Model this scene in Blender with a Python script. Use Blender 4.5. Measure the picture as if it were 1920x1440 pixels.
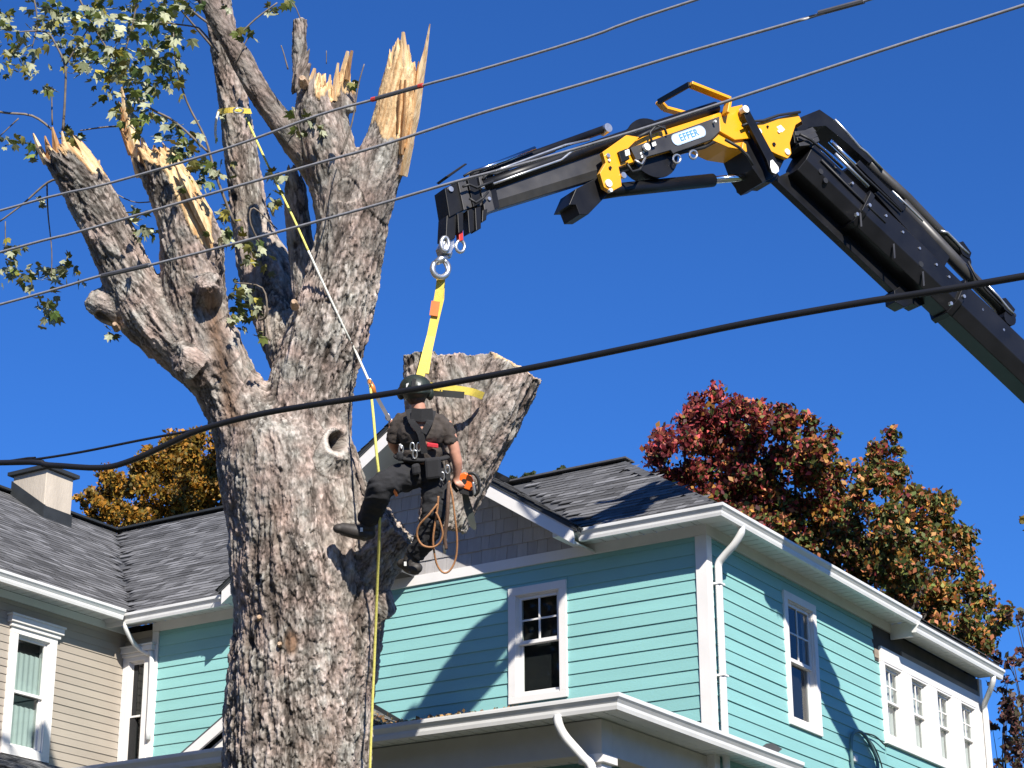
import bpy, bmesh, math, random
import numpy as np
from mathutils import Vector, Matrix
for o in list(bpy.data.objects): bpy.data.objects.remove(o)
SC = bpy.context.scene
COL = SC.collection
rnd = random.Random(7)
nrg = np.random.default_rng(11)
# ---------------------------------------------------------------- camera
# world axes follow the house: front wall = plane y=0, right wall = plane x=0, z up, ground z=0
FPX = 3960.0
CAMP = np.array([9.134, -18.271, 1.6])
YAW, PITCH, ROLL = math.radians(-31.971), math.radians(21.008), math.radians(-0.245)
_f = np.array([math.sin(YAW)*math.cos(PITCH), math.cos(YAW)*math.cos(PITCH), math.sin(PITCH)])
_r0 = np.array([math.cos(YAW), -math.sin(YAW), 0.0]); _u0 = np.cross(_r0, _f)
_r = math.cos(ROLL)*_r0+math.sin(ROLL)*_u0; _u = -math.sin(ROLL)*_r0+math.cos(ROLL)*_u0
cam_d = bpy.data.cameras.new('camera'); cam = bpy.data.objects.new('camera', cam_d); COL.objects.link(cam)
cam_d.sensor_width = 36.0; cam_d.sensor_fit = 'HORIZONTAL'; cam_d.lens = FPX/1920*36.0
cam_d.clip_start = 0.05; cam_d.clip_end = 5000
mw = Matrix.Identity(4)
for i in range(3):
    mw[i][0] = _r[i]; mw[i][1] = _u[i]; mw[i][2] = -_f[i]; mw[i][3] = CAMP[i]
cam.matrix_world = mw
SC.camera = cam
# ---------------------------------------------------------------- sky, sun, exposure
SUN = np.array([1.11, -0.88, 1.0]); SUN /= np.linalg.norm(SUN)
W = bpy.data.worlds.new('World'); SC.world = W; W.use_nodes = True
wn = W.node_tree.nodes; wl = W.node_tree.links
sky = wn.new('ShaderNodeTexSky'); sky.sky_type = 'NISHITA'; sky.sun_disc = False
sky.sun_elevation = math.asin(SUN[2]); sky.sun_rotation = math.atan2(SUN[0], SUN[1])
sky.altitude = 300; sky.air_density = 1.0; sky.dust_density = 0.25; sky.ozone_density = 3.2
tint = wn.new('ShaderNodeMix'); tint.data_type = 'RGBA'; tint.blend_type = 'MULTIPLY'; tint.inputs[0].default_value = 1.0; tint.inputs[7].default_value = (.37, .90, 1.75, 1)
wl.new(sky.outputs[0], tint.inputs[6]); wl.new(tint.outputs[2], wn['Background'].inputs[0]); wn['Background'].inputs[1].default_value = 0.052
sun_d = bpy.data.lights.new('sun', 'SUN'); sun_d.energy = 5.0; sun_d.angle = math.radians(0.53); sun_d.color = (1.0, 0.94, 0.85)
sun = bpy.data.objects.new('sun', sun_d); COL.objects.link(sun)
sun.rotation_euler = Vector(SUN).to_track_quat('Z', 'Y').to_euler(); sun.location = (15, -20, 25)
SC.view_settings.view_transform = 'Standard'; SC.view_settings.look = 'None'
SC.view_settings.exposure = 0.72; SC.view_settings.gamma = 1.0
SC.render.engine = 'CYCLES'
SC.render.resolution_x = 1024; SC.render.resolution_y = 768

# ---------------------------------------------------------------- pixel helpers (1920x1440 photo pixels)
def ray(u, v): return _f+_r*((u-960)/FPX)-_u*((v-720)/FPX)
def at(u, v, d): return CAMP+ray(u, v)*d
def onp(u, v, P, n):
    d = ray(u, v); n = np.asarray(n, float)
    return CAMP+d*((np.asarray(P, float)-CAMP)@n)/(d@n)

# ---------------------------------------------------------------- mesh helpers
def A(*v): return np.array(v, float)
def woff(o):
    p = np.zeros(3)
    while o is not None:
        p += np.array(o.location); o = o.parent
    return p
class MB:
    def __init__(s): s.v = []; s.f = []; s.m = []
    def add(s, vs, fs, mi=0):
        b = len(s.v); s.v += [tuple(map(float, q)) for q in vs]
        s.f += [tuple(b+i for i in f) for f in fs]; s.m += [mi]*len(fs); return s
    def box(s, a, b, mi=0):
        x0, y0, z0 = a; x1, y1, z1 = b
        return s.add([(x0,y0,z0),(x1,y0,z0),(x1,y1,z0),(x0,y1,z0),(x0,y0,z1),(x1,y0,z1),(x1,y1,z1),(x0,y1,z1)],
                     [(0,3,2,1),(4,5,6,7),(0,1,5,4),(1,2,6,5),(2,3,7,6),(3,0,4,7)], mi)
    def hexa(s, p, mi=0):  # 8 corner points, bottom 4 then top 4
        return s.add(p, [(0,3,2,1),(4,5,6,7),(0,1,5,4),(1,2,6,5),(2,3,7,6),(3,0,4,7)], mi)
    def prism(s, poly, ext, mi=0):
        poly = [np.asarray(q, float) for q in poly]; n = len(poly); ext = np.asarray(ext, float)
        vs = poly+[q+ext for q in poly]
        fs = [tuple(range(n))[::-1], tuple(range(n, 2*n))]+[(i, (i+1) % n, n+(i+1) % n, n+i) for i in range(n)]
        return s.add(vs, fs, mi)
    def obox(s, c, ax, ay, az, mi=0):  # centre and half-axis vectors
        c, ax, ay, az = [np.asarray(q, float) for q in (c, ax, ay, az)]
        return s.hexa([c-ax-ay-az, c+ax-ay-az, c+ax+ay-az, c-ax+ay-az, c-ax-ay+az, c+ax-ay+az, c+ax+ay+az, c-ax+ay+az], mi)
    def bar(s, p, q, w, h, up=(0,0,1), mi=0):
        p = np.asarray(p, float); q = np.asarray(q, float); d = q-p; L = np.linalg.norm(d); d = d/L
        sd = np.cross(d, up); sd /= np.linalg.norm(sd); u = np.cross(sd, d)
        return s.obox((p+q)/2, d*L/2, sd*w/2, u*h/2, mi)
    def tube(s, path, rad, n=8, cap=True, mi=0, flat=None):
        P = [np.asarray(q, float) for q in path]; m = len(P)
        R = [rad]*m if np.isscalar(rad) else list(rad)
        vs = []; prev = None
        for i in range(m):
            t = P[min(i+1, m-1)]-P[max(i-1, 0)]; t = t/(np.linalg.norm(t)+1e-12)
            if prev is None:
                a = np.cross(t, (0, 0, 1) if abs(t[2]) < .9 else (1, 0, 0))
            else: a = prev-t*(prev@t)
            a = a/(np.linalg.norm(a)+1e-12); prev = a; b = np.cross(t, a)
            for k in range(n):
                th = 2*math.pi*k/n
                vs.append(P[i]+R[i]*(math.cos(th)*a+math.sin(th)*b*(flat or 1)))
        fs = [(i*n+k, i*n+(k+1) % n, (i+1)*n+(k+1) % n, (i+1)*n+k) for i in range(m-1) for k in range(n)]
        if cap: fs += [tuple(range(n))[::-1], tuple(range((m-1)*n, m*n))]
        return s.add(vs, fs, mi)
    def ellipsoid(s, c, ax, ay, az, n=10, m=7, mi=0):
        c, ax, ay, az = [np.asarray(q, float) for q in (c, ax, ay, az)]
        vs = [c-az]; 
        for j in range(1, m):
            ph = math.pi*j/m
            for k in range(n):
                th = 2*math.pi*k/n
                vs.append(c-az*math.cos(ph)+(ax*math.cos(th)+ay*math.sin(th))*math.sin(ph))
        vs.append(c+az); L = len(vs)-1; fs = []
        for k in range(n): fs.append((0, 1+(k+1) % n, 1+k)); fs.append((L, L-n+k, L-n+(k+1) % n))
        for j in range(m-2):
            for k in range(n):
                a = 1+j*n+k; b = 1+j*n+(k+1) % n; fs.append((a, b, b+n, a+n))
        return s.add(vs, fs, mi)
    def mesh(s, name, mats=None, off=(0,0,0), smooth=False, rec=True):
        me = bpy.data.meshes.new(name)
        v = np.array(s.v, float)-np.asarray(off)
        me.from_pydata([tuple(q) for q in v], [], s.f)
        if mats:
            for mt in (mats if isinstance(mats, (list, tuple)) else [mats]): me.materials.append(mt)
            if len(me.materials) > 1: me.polygons.foreach_set('material_index', s.m)
        if rec: bm = bmesh.new(); bm.from_mesh(me); bmesh.ops.recalc_face_normals(bm, faces=bm.faces); bm.to_mesh(me); bm.free()
        if smooth: me.polygons.foreach_set('use_smooth', [True]*len(me.polygons))
        me.update(); return me
    def build(s, name, mats, parent=None, smooth=False, bevel=0, rec=True):
        off = woff(parent) if parent else (0, 0, 0)
        o = bpy.data.objects.new(name, s.mesh(name, mats, off, smooth, rec)); COL.objects.link(o); o.parent = parent
        if bevel:
            b = o.modifiers.new('bevel', 'BEVEL'); b.width = bevel; b.segments = 2; b.limit_method = 'ANGLE'
        return o
def tag(o, label=None, cat=None, group=None, kind=None):
    if label: o['label'] = label
    if cat: o['category'] = cat
    if group: o['group'] = group
    if kind: o['kind'] = kind
    return o
def thing(name, label, cat, loc, group=None):
    o = bpy.data.objects.new(name, None); COL.objects.link(o); o.location = tuple(map(float, loc)); o.empty_display_size = .2
    return tag(o, label, cat, group)
def crm(pts, n=6):  # Catmull-Rom through rows of any width
    P = np.array(pts, float); out = []
    for i in range(len(P)-1):
        p0 = P[max(i-1, 0)]; p1 = P[i]; p2 = P[i+1]; p3 = P[min(i+2, len(P)-1)]
        for k in range(n):
            t = k/n
            out.append(.5*((2*p1)+(-p0+p2)*t+(2*p0-5*p1+4*p2-p3)*t*t+(-p0+3*p1-3*p2+p3)*t**3))
    out.append(P[-1]); return np.array(out)

# ---------------------------------------------------------------- materials
def newmat(name):
    m = bpy.data.materials.new(name); m.use_nodes = True
    nt = m.node_tree; b = nt.nodes['Principled BSDF']
    return m, nt, b
def mat(name, col, rough=.6, metal=0., var=.12, scale=6., bump=0., bscale=60., spec=None, coat=0., vec='obj', stretch=None, dirt=0., dirtcol=(.12,.1,.08), rvar=0., orand=0.):
    m, nt, b = newmat(name); N = nt.nodes; L = nt.links
    tc = N.new('ShaderNodeTexCoord'); src = tc.outputs['Object']
    if stretch:
        mp = N.new('ShaderNodeMapping'); mp.inputs['Scale'].default_value = stretch; L.new(src, mp.inputs[0]); src = mp.outputs[0]
    nz = N.new('ShaderNodeTexNoise'); nz.inputs['Scale'].default_value = scale; nz.inputs['Detail'].default_value = 6; L.new(src, nz.inputs['Vector'])
    mx = N.new('ShaderNodeMix'); mx.data_type = 'RGBA'
    c = np.array(col); mx.inputs[6].default_value = (*np.clip(c*(1-var), 0, 1), 1); mx.inputs[7].default_value = (*np.clip(c*(1+var), 0, 1), 1)
    rp = N.new('ShaderNodeMapRange'); rp.inputs[1].default_value = .3; rp.inputs[2].default_value = .7; L.new(nz.outputs[0], rp.inputs[0]); L.new(rp.outputs[0], mx.inputs[0])
    out = mx.outputs[2]
    if dirt:
        n2 = N.new('ShaderNodeTexNoise'); n2.inputs['Scale'].default_value = scale*.35; n2.inputs['Detail'].default_value = 8; n2.inputs['Roughness'].default_value = .7; L.new(src, n2.inputs['Vector'])
        r2 = N.new('ShaderNodeMapRange'); r2.inputs[1].default_value = .5; r2.inputs[2].default_value = .75; r2.inputs[4].default_value = dirt; L.new(n2.outputs[0], r2.inputs[0])
        m2 = N.new('ShaderNodeMix'); m2.data_type = 'RGBA'; L.new(r2.outputs[0], m2.inputs[0]); L.new(out, m2.inputs[6]); m2.inputs[7].default_value = (*dirtcol, 1); out = m2.outputs[2]
    if orand:
        oi = N.new('ShaderNodeObjectInfo'); hv = N.new('ShaderNodeHueSaturation'); mr = N.new('ShaderNodeMapRange'); mr.inputs[3].default_value = 1-orand; mr.inputs[4].default_value = 1+orand
        L.new(oi.outputs['Random'], mr.inputs[0]); L.new(mr.outputs[0], hv.inputs['Value']); L.new(out, hv.inputs['Color']); out = hv.outputs[0]
    L.new(out, b.inputs['Base Color'])
    b.inputs['Roughness'].default_value = rough; b.inputs['Metallic'].default_value = metal
    if rvar:
        r3 = N.new('ShaderNodeMapRange'); r3.inputs[3].default_value = rough-rvar; r3.inputs[4].default_value = rough+rvar; L.new(nz.outputs[0], r3.inputs[0]); L.new(r3.outputs[0], b.inputs['Roughness'])
    if spec is not None: b.inputs['Specular IOR Level'].default_value = spec
    if coat: b.inputs['Coat Weight'].default_value = coat; b.inputs['Coat Roughness'].default_value = .1
    if bump:
        n3 = N.new('ShaderNodeTexNoise'); n3.inputs['Scale'].default_value = bscale; n3.inputs['Detail'].default_value = 4; L.new(src, n3.inputs['Vector'])
        bp = N.new('ShaderNodeBump'); bp.inputs['Strength'].default_value = bump; bp.inputs['Distance'].default_value = .01; L.new(n3.outputs[0], bp.inputs['Height']); L.new(bp.outputs[0], b.inputs['Normal'])
    return m
def vmat(name, rough=.7, attr='col', spec=.3, trans=0.):  # colour from a colour attribute
    m, nt, b = newmat(name); a = nt.nodes.new('ShaderNodeAttribute'); a.attribute_name = attr
    nt.links.new(a.outputs['Color'], b.inputs['Base Color']); b.inputs['Roughness'].default_value = rough; b.inputs['Specular IOR Level'].default_value = spec
    if trans:
        t = nt.nodes.new('ShaderNodeBsdfTranslucent'); nt.links.new(a.outputs['Color'], t.inputs[0])
        mx = nt.nodes.new('ShaderNodeMixShader'); mx.inputs[0].default_value = trans
        nt.links.new(b.outputs[0], mx.inputs[1]); nt.links.new(t.outputs[0], mx.inputs[2]); nt.links.new(mx.outputs[0], nt.nodes['Material Output'].inputs[0])
    return m
MT = {}
MT['teal'] = mat('teal_paint', (.225,.46,.44), .55, var=.05, scale=1.5, bump=.25, bscale=60, dirt=.22, dirtcol=(.19,.35,.33), stretch=(.6,.6,4), orand=.06)
MT['beige'] = mat('beige_vinyl', (.34,.298,.245), .5, var=.05, scale=2, bump=.08, bscale=70, dirt=.15, dirtcol=(.26,.22,.175), orand=.05)
MT['trim'] = mat('white_trim', (.72,.70,.67), .45, var=.05, scale=3, dirt=.28, dirtcol=(.5,.48,.44))
MT['gutter'] = mat('white_aluminium', (.70,.70,.68), .35, var=.04, scale=4, dirt=.3, dirtcol=(.42,.41,.38), stretch=(1,1,1))
MT['soffit'] = mat('soffit_vinyl', (.66,.68,.66), .5, var=.03, scale=4)
MT['shake'] = mat('shake_grey', (.36,.34,.325), .7, var=.07, scale=5, bump=.3, bscale=50, stretch=(6,6,.8), orand=.14)
MT['flash'] = mat('flashing', (.022,.025,.026), .6, var=.2)
MT['dark'] = mat('dark_interior', (.012,.012,.013), .9, var=.1)
MT['felt'] = mat('bare_sheathing', (.055,.05,.048), .9, var=.2, scale=4)
MT['wood_raw'] = mat('weathered_board', (.25,.2,.15), .8, var=.25, scale=5, stretch=(1,.2,4))
MT['curtain'] = mat('curtain_cloth', (.62,.68,.62), .9, var=.05)
MT['stucco'] = mat('chimney_stucco', (.46,.40,.32), .9, var=.14, scale=3, bump=.5, bscale=30, dirt=.5, dirtcol=(.36,.31,.25), stretch=(1,1,.35))
MT['roofbase'] = mat('roof_felt', (.06,.062,.066), .95, var=.2)
MT['porchpaint'] = mat('porch_paint', (.55,.53,.48), .6, var=.05)
def glassmat():
    m, nt, b = newmat('window_glass'); N = nt.nodes; L = nt.links
    tr = N.new('ShaderNodeBsdfTransparent'); tr.inputs[0].default_value = (.62,.68,.68,1)
    gl = N.new('ShaderNodeBsdfGlossy'); gl.inputs['Roughness'].default_value = .02
    lw = N.new('ShaderNodeLayerWeight'); lw.inputs[0].default_value = .5
    pw = N.new('ShaderNodeMath'); pw.operation = 'POWER'; pw.inputs[1].default_value = 4.5; L.new(lw.outputs['Facing'], pw.inputs[0])
    fr = N.new('ShaderNodeMath'); fr.operation = 'MULTIPLY_ADD'; fr.inputs[1].default_value = .9; fr.inputs[2].default_value = .07; L.new(pw.outputs[0], fr.inputs[0])
    nz = N.new('ShaderNodeTexNoise'); nz.inputs['Scale'].default_value = 2.5
    bp = N.new('ShaderNodeBump'); bp.inputs['Strength'].default_value = .03; L.new(nz.outputs[0], bp.inputs['Height']); L.new(bp.outputs[0], gl.inputs['Normal'])
    mx = N.new('ShaderNodeMixShader'); L.new(fr.outputs[0], mx.inputs[0]); L.new(tr.outputs[0], mx.inputs[1]); L.new(gl.outputs[0], mx.inputs[2])
    L.new(mx.outputs[0], N['Material Output'].inputs[0]); return m
MT['glass'] = glassmat()
MT['shingle'] = vmat('asphalt_shingle', .95, spec=.15)
def shingle_grain():
    nt = MT['shingle'].node_tree; N = nt.nodes; L = nt.links; b = N['Principled BSDF']
    a = [n for n in N if n.type == 'ATTRIBUTE'][0]
    nz = N.new('ShaderNodeTexNoise'); nz.inputs['Scale'].default_value = 45; nz.inputs['Detail'].default_value = 5
    tc = N.new('ShaderNodeTexCoord'); L.new(tc.outputs['Object'], nz.inputs['Vector'])
    mx = N.new('ShaderNodeMix'); mx.data_type = 'RGBA'; mx.blend_type = 'MULTIPLY'; mx.inputs[0].default_value = .8
    rp = N.new('ShaderNodeMapRange'); rp.inputs[3].default_value = .55; rp.inputs[4].default_value = 1.45; L.new(nz.outputs[0], rp.inputs[0])
    L.new(a.outputs['Color'], mx.inputs[6]); L.new(rp.outputs[0], mx.inputs[7]); L.new(mx.outputs[2], b.inputs['Base Color'])
shingle_grain()
def set_facecol(me, cols, name='col'):
    """cols: per polygon rgb -> corner colour attribute"""
    at_ = me.color_attributes.new(name, 'FLOAT_COLOR', 'CORNER')
    cnt = np.zeros(len(me.polygons), int); me.polygons.foreach_get('loop_total', cnt)
    c = np.repeat(np.c_[np.asarray(cols, float), np.ones(len(cols))], cnt, axis=0)
    at_.data.foreach_set('color', c.ravel())
# ---------------------------------------------------------------- ground (out of view, but it bounces light)
def sheet(name, x0, x1, y0, y1, z, m, kind='structure'):
    o = MB().add([(x0,y0,z),(x1,y0,z),(x1,y1,z),(x0,y1,z)], [(0,1,2,3)]).build(name, m); return tag(o, kind=kind)
MT['lawn'] = mat('lawn', (.055,.075,.025), .95, var=.35, scale=3, bump=1, bscale=40, dirt=.5, dirtcol=(.2,.13,.05))
MT['asphalt'] = mat('asphalt', (.055,.055,.057), .9, var=.2, scale=8, bump=.5, bscale=120)
MT['concrete'] = mat('concrete', (.34,.33,.30), .9, var=.12, scale=3, bump=.4, bscale=60)
sheet('ground', -900, 900, -900, 900, 0, MT['lawn'])
sheet('road', -300, 300, -16.5, -7.6, .004, MT['asphalt'])
sheet('pavement', -300, 300, -18.8, -16.9, .12, MT['concrete'])
tag(MB().box((-300,-16.9,-.1),(300,-16.5,.125)).build('kerb', MT['concrete']), kind='structure')
sheet('driveway', 2.0, 6.6, -7.6, 30, .008, MT['asphalt'])
# ---------------------------------------------------------------- the house
EX = .13; Z0 = 7.465; XB = -7.67
GO, GZ = .425, 7.938          # gutter outer edge offset and height
house = thing('house', 'teal and beige clapboard house with grey shingle roofs behind the tree', 'house', (-3, 4, 0))
def pp(pl, a, o, z):           # wall-plane coordinates -> world
    return A(a, -o, z) if pl == 'front' else (A(o, a, z) if pl == 'right' else A(XB+o, a, z))
def pbox(mb, pl, a0, a1, o0, o1, z0, z1, mi=0):
    c = [pp(pl, a, o, z) for z in (z0, z1) for (a, o) in ((a0,o0),(a1,o0),(a1,o1),(a0,o1))]
    return mb.hexa(c, mi)
def board(pl, a0, a1, z, h, m, parent, tb=.016, tt=.003):
    z += rnd.uniform(-.0016,.0016); tb += rnd.uniform(-.002,.002)
    mb = MB(); poly = [pp(pl, a0, -.02, z), pp(pl, a0, tb, z), pp(pl, a0, tt, z+h+.012), pp(pl, a0, -.02, z+h+.012)]
    mb.prism(poly, pp(pl, a1, 0, 0)-pp(pl, a0, 0, 0))
    return mb.build('clapboard', m, parent)
def wallpart(name, boxes, m, label=None):
    mb = MB()
    for b in boxes: mb.box(*b)
    o = mb.build(name, m, house)
    if label: o['label'] = label
    return o
front = wallpart('front_wall', [((XB+.02,.12,0),(-.12,.3,7.93))], MT['dark'], 'teal clapboard front wall')
right = wallpart('side_wall', [((-.3,.301,0),(-.12,7.7,7.9)), ((-.3,7.4,0),(-.02,7.69,7.85))], MT['dark'], 'teal clapboard side wall')
wing = wallpart('wing_wall', [((XB-4.9,-6.5,0),(XB-.12,.28,7.9))], MT['dark'], 'beige clapboard wall of the side wing')
# windows as openings (a0,a1,z0,z1) that interrupt the boards
FW = (-2.311, -1.604, 6.336, 7.56); RW = (1.766, 2.585, 6.17, 7.625); QW = (4.365, 7.66, 6.408, 7.545)
NW = (-7.66, -7.235, 5.9, 7.55); BW = (-1.88, -1.155, 6.12, 7.50)
def rows(pl, A0, A1, zlo, zhi, ex, zref, holes, m, parent, joints=True, **k):
    n0 = int(math.floor((zlo-zref)/ex)); n1 = int(math.ceil((zhi-zref)/ex))
    for n in range(n0, n1):
        z = zref+n*ex; spans = [(A0, A1)]
        h = min(ex, zhi-z)
        if h < .02: continue
        extra = []
        for (a0, a1, h0, h1) in holes:
            if z+h > h0+.01 and z < h1-.01:
                if h1 < z+h-.008: extra.append((max(a0,A0), min(a1,A1), h1, z+h-h1))
                if h0 > z+.008: extra.append((max(a0,A0), min(a1,A1), z, h0-z))
                new = []
                for s in spans:
                    if a0 > s[0]: new.append((s[0], min(a0, s[1])))
                    if a1 < s[1]: new.append((max(a1, s[0]), s[1]))
                    if s[1] <= a0 or s[0] >= a1: pass
                spans = [s for s in new if s[1]-s[0] > .02]
        for (x0, x1, zz, hh) in extra:
            if x1-x0 > .05: board(pl, x0, x1, zz, hh-(.014 if zz == z else 0), m, parent, **k)
        for s in spans:
            cuts = [s[0]]
            if joints and s[1]-s[0] > 2.6: cuts.append(s[0]+(s[1]-s[0])*rnd.uniform(.25, .75))
            cuts.append(s[1])
            for i in range(len(cuts)-1): board(pl, cuts[i]+(.0006 if i else 0), cuts[i+1], z, h, m, parent, **k)
rows('front', -7.137, -.09, 5.55, 7.78, EX, Z0, [FW], MT['teal'], front)
rows('right', .09, 4.40, 3.8, 7.78, EX, Z0, [RW, (4.22, 9, 7.35, 9), (4.365, 9, 6.408, 9)], MT['teal'], right)
rows('right', 4.4, 7.7, 3.8, 6.41, EX, Z0, [], MT['teal'], right)
rows('beige', -6.5, -.0, 5.9, 7.87, .0875, 7.487, [BW], MT['beige'], wing, tb=.013)
rows('front', XB, -7.235, 7.50, 7.80, EX, Z0, [], MT['beige'], wing, joints=False)
MB().box((XB-.4,.02,0),(XB+.2,.3,7.9)).build('corner_post', MT['dark'], wing)
# trim boards
def trim(name, items, m, parent, bevel=.002):
    mb = MB()
    for it in items: pbox(mb, *it)
    return mb.build(name, m, parent, bevel=bevel)
trim('corner_board', [('front',-.097,.03,-.05,.03,3.8,7.775)], MT['trim'], front)
trim('corner_board', [('right',-.028,.085,-.02,.032,3.8,7.775)], MT['trim'], right)
trim('frieze_board', [('front',-7.23,.032,-.03,.034,7.776,7.884)], MT['trim'], front)
trim('frieze_board', [('right',-.032,4.9,-.03,.036,7.776,7.884)], MT['trim'], right)
trim('corner_board', [('front',-7.232,-7.138,-.03,.026,5.5,7.775)], MT['trim'], front)
trim('bare_sheathing', [('right',4.20,7.70,-.05,.008,7.36,7.79)], MT['felt'], right).__setitem__('label', 'dark bare strip above the row of windows')
trim('batten', [('right',5.05,7.61,.008,.028,7.553,7.62)], MT['wood_raw'], right)
trim('batten', [('right',4.24,4.36,.008,.016,7.39,7.50)], MT['wood_raw'], right)
trim('frieze_board', [('beige',-6.5,0,-.02,.03,7.80,7.885)], MT['soffit'], wing)
trim('end_board', [('right',7.655,7.76,-.03,.03,3.8,7.80)], MT['trim'], right)
# ---- windows
def window(pl, a0, a1, z0, z1, cas, parent, grid=(2,2), head=0., meet=None, curtain=None, name='window', label=None, sashw=.035, sill=.0, o_c=.034):
    w = MB()   # casing
    pbox(w, pl, a0, a0+cas, -.05, o_c, z0, z1); pbox(w, pl, a1-cas, a1, -.05, o_c, z0, z1)
    pbox(w, pl, a0, a1, -.05, o_c+.002, z1, z1+cas*.95); pbox(w, pl, a0, a1, -.05, o_c+.002, z0-cas*.8, z0)
    win = w.build(name, MT['trim'], parent, bevel=.003)
    if label: win['label'] = label
    if head:
        h = MB(); pbox(h, pl, a0-.05, a1+.05, 0, .085, z1+cas*.95, z1+cas*.95+head*.45); pbox(h, pl, a0-.025, a1+.025, 0, .06, z1+cas*.55, z1+cas*.95)
        pbox(h, pl, a0-.065, a1+.065, 0, .10, z1+cas*.95+head*.45, z1+cas*.95+head*.6)
        h.build('head_moulding', MT['trim'], win, bevel=.006)
    b0, b1 = a0+cas, a1-cas; zm = meet if meet else (z0+z1)/2
    j = MB()   # jamb liner
    pbox(j, pl, b0, b0+.012, -.11, .012, z0, z1); pbox(j, pl, b1-.012, b1, -.11, .012, z0, z1); pbox(j, pl, b0+.012, b1-.012, -.11, .012, z1-.012, z1); pbox(j, pl, b0+.012, b1-.012, -.11, .018, z0, z0+.018)
    j.build('jamb', MT['trim'], win)
    b0 += .012; b1 -= .012
    for (s0, s1, o) in ((zm-.02, z1-.012, -.012), (z0+.018, zm+.012, -.042)):
        s = MB(); sw = sashw
        pbox(s, pl, b0, b0+sw, o-.03, o, s0, s1); pbox(s, pl, b1-sw, b1, o-.03, o, s0, s1); pbox(s, pl, b0+sw, b1-sw, o-.03, o+.003, s1-sw, s1); pbox(s, pl, b0+sw, b1-sw, o-.03, o+.003, s0, s0+sw*1.15)
        s.build('sash', MT['trim'], win, bevel=.002)
        if o > -.02 and grid:
            mid = (b0+b1)/2; zq = (s0+s1)/2; mu = MB(); pbox(mu, pl, mid-.009, mid+.009, o-.02, o-.004, s0+sw, s1-sw); mu.build('muntin', MT['trim'], win)
            mu = MB(); pbox(mu, pl, b0+sw, b1-sw, o-.018, o-.006, zq-.009, zq+.009); mu.build('muntin', MT['trim'], win)
            for (x0, x1) in ((b0+sw, mid-.009), (mid+.009, b1-sw)):
                for (y0, y1) in ((s0+sw, zq-.009), (zq+.009, s1-sw)):
                    g = MB().add([pp(pl,x0,o-.014,y0),pp(pl,x1,o-.014,y0),pp(pl,x1,o-.014,y1),pp(pl,x0,o-.014,y1)],[(0,1,2,3)] if pl == 'front' else [(0,1,2,3)]); g.build('pane', MT['glass'], win, rec=False)
        else:
            g = MB().add([pp(pl,b0+sw,o-.016,s0+sw),pp(pl,b1-sw,o-.016,s0+sw),pp(pl,b1-sw,o-.016,s1-sw),pp(pl,b0+sw,o-.016,s1-sw)],[(0,1,2,3)]); g.build('pane', MT['glass'], win, rec=False)
    bk = MB(); pbox(bk, pl, a0+.005, a1-.005, -.119, -.112, z0, z1); bk.build('dark_room', MT['dark'], win)
    if curtain:
        for (f0, f1, zt, zb, dep, mt) in curtain:
            c0 = b0+(b1-b0)*f0; c1 = b0+(b1-b0)*f1; n = max(10, int((c1-c0)/.012)); vs = []; fs = []
            for i in range(n+1):
                a = c0+(c1-c0)*i/n; o = dep+.008*math.sin(i*.95)
                vs += [pp(pl, a, o, zt-.006*math.sin(i*.95)), pp(pl, a, o, zb)]
            for i in range(n): fs.append((2*i, 2*i+1, 2*i+3, 2*i+2))
            MB().add(vs, fs).build('curtain', mt, win, smooth=True)
    return win
MT['curtain2'] = mat('curtain_pale', (.75,.74,.70), .9, var=.04)
window('front', FW[0], FW[1], FW[2]+.06, FW[3]-.09, .09, front, meet=6.965, label='front window with a four-pane upper sash')
window('right', RW[0], RW[1], RW[2]+.075, RW[3]-.09, .088, right, meet=6.90, label='tall side window by the corner')
qa = [(4.45,4.99),(5.26,5.79),(6.08,6.60),(6.90,7.42)]
qb = MB()
edges = [QW[0]]+[x for q in qa for x in (q[0]-.0,q[1]+.0)]+[QW[1]]
for i in range(0, len(edges), 2): pbox(qb, 'right', edges[i], edges[i+1], -.05, .042, 6.50, 7.37)
pbox(qb, 'right', QW[0], QW[1], -.05, .044, 7.37, QW[3]+.003); pbox(qb, 'right', QW[0], QW[1], -.05, .046, QW[2], 6.50)
qblock = qb.build('window_surround', MT['trim'], right, bevel=.003)
for i, q in enumerate(qa):
    window('right', q[0]-.001, q[1]+.001, 6.52, 7.345, .03, right, meet=6.945, curtain=[(.5,1,7.31,6.53,-.09,MT['curtain2'])]+([(0,.25,7.31,6.53,-.1,MT['curtain2'])] if i == 3 else []), sashw=.026, o_c=.036)
window('beige', BW[0], BW[1], BW[2]+.07, BW[3]-.06, .115, wing, grid=None, head=.16, meet=6.815, curtain=[(0,1,7.27,6.83,-.07,MT['curtain']),(0,1,6.68,6.2,-.085,MT['curtain'])], label='beige wall window with pleated curtains', sashw=.028)
window('front', NW[0], NW[1]+.005, NW[2], NW[3]-.09, .10, front, grid=None, head=.14, meet=6.82, label='narrow window in the inner corner', curtain=[(0,1,7.4,6.84,-.09,mat('blind_olive',(.34,.34,.25),.9))], sashw=.02)
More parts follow.
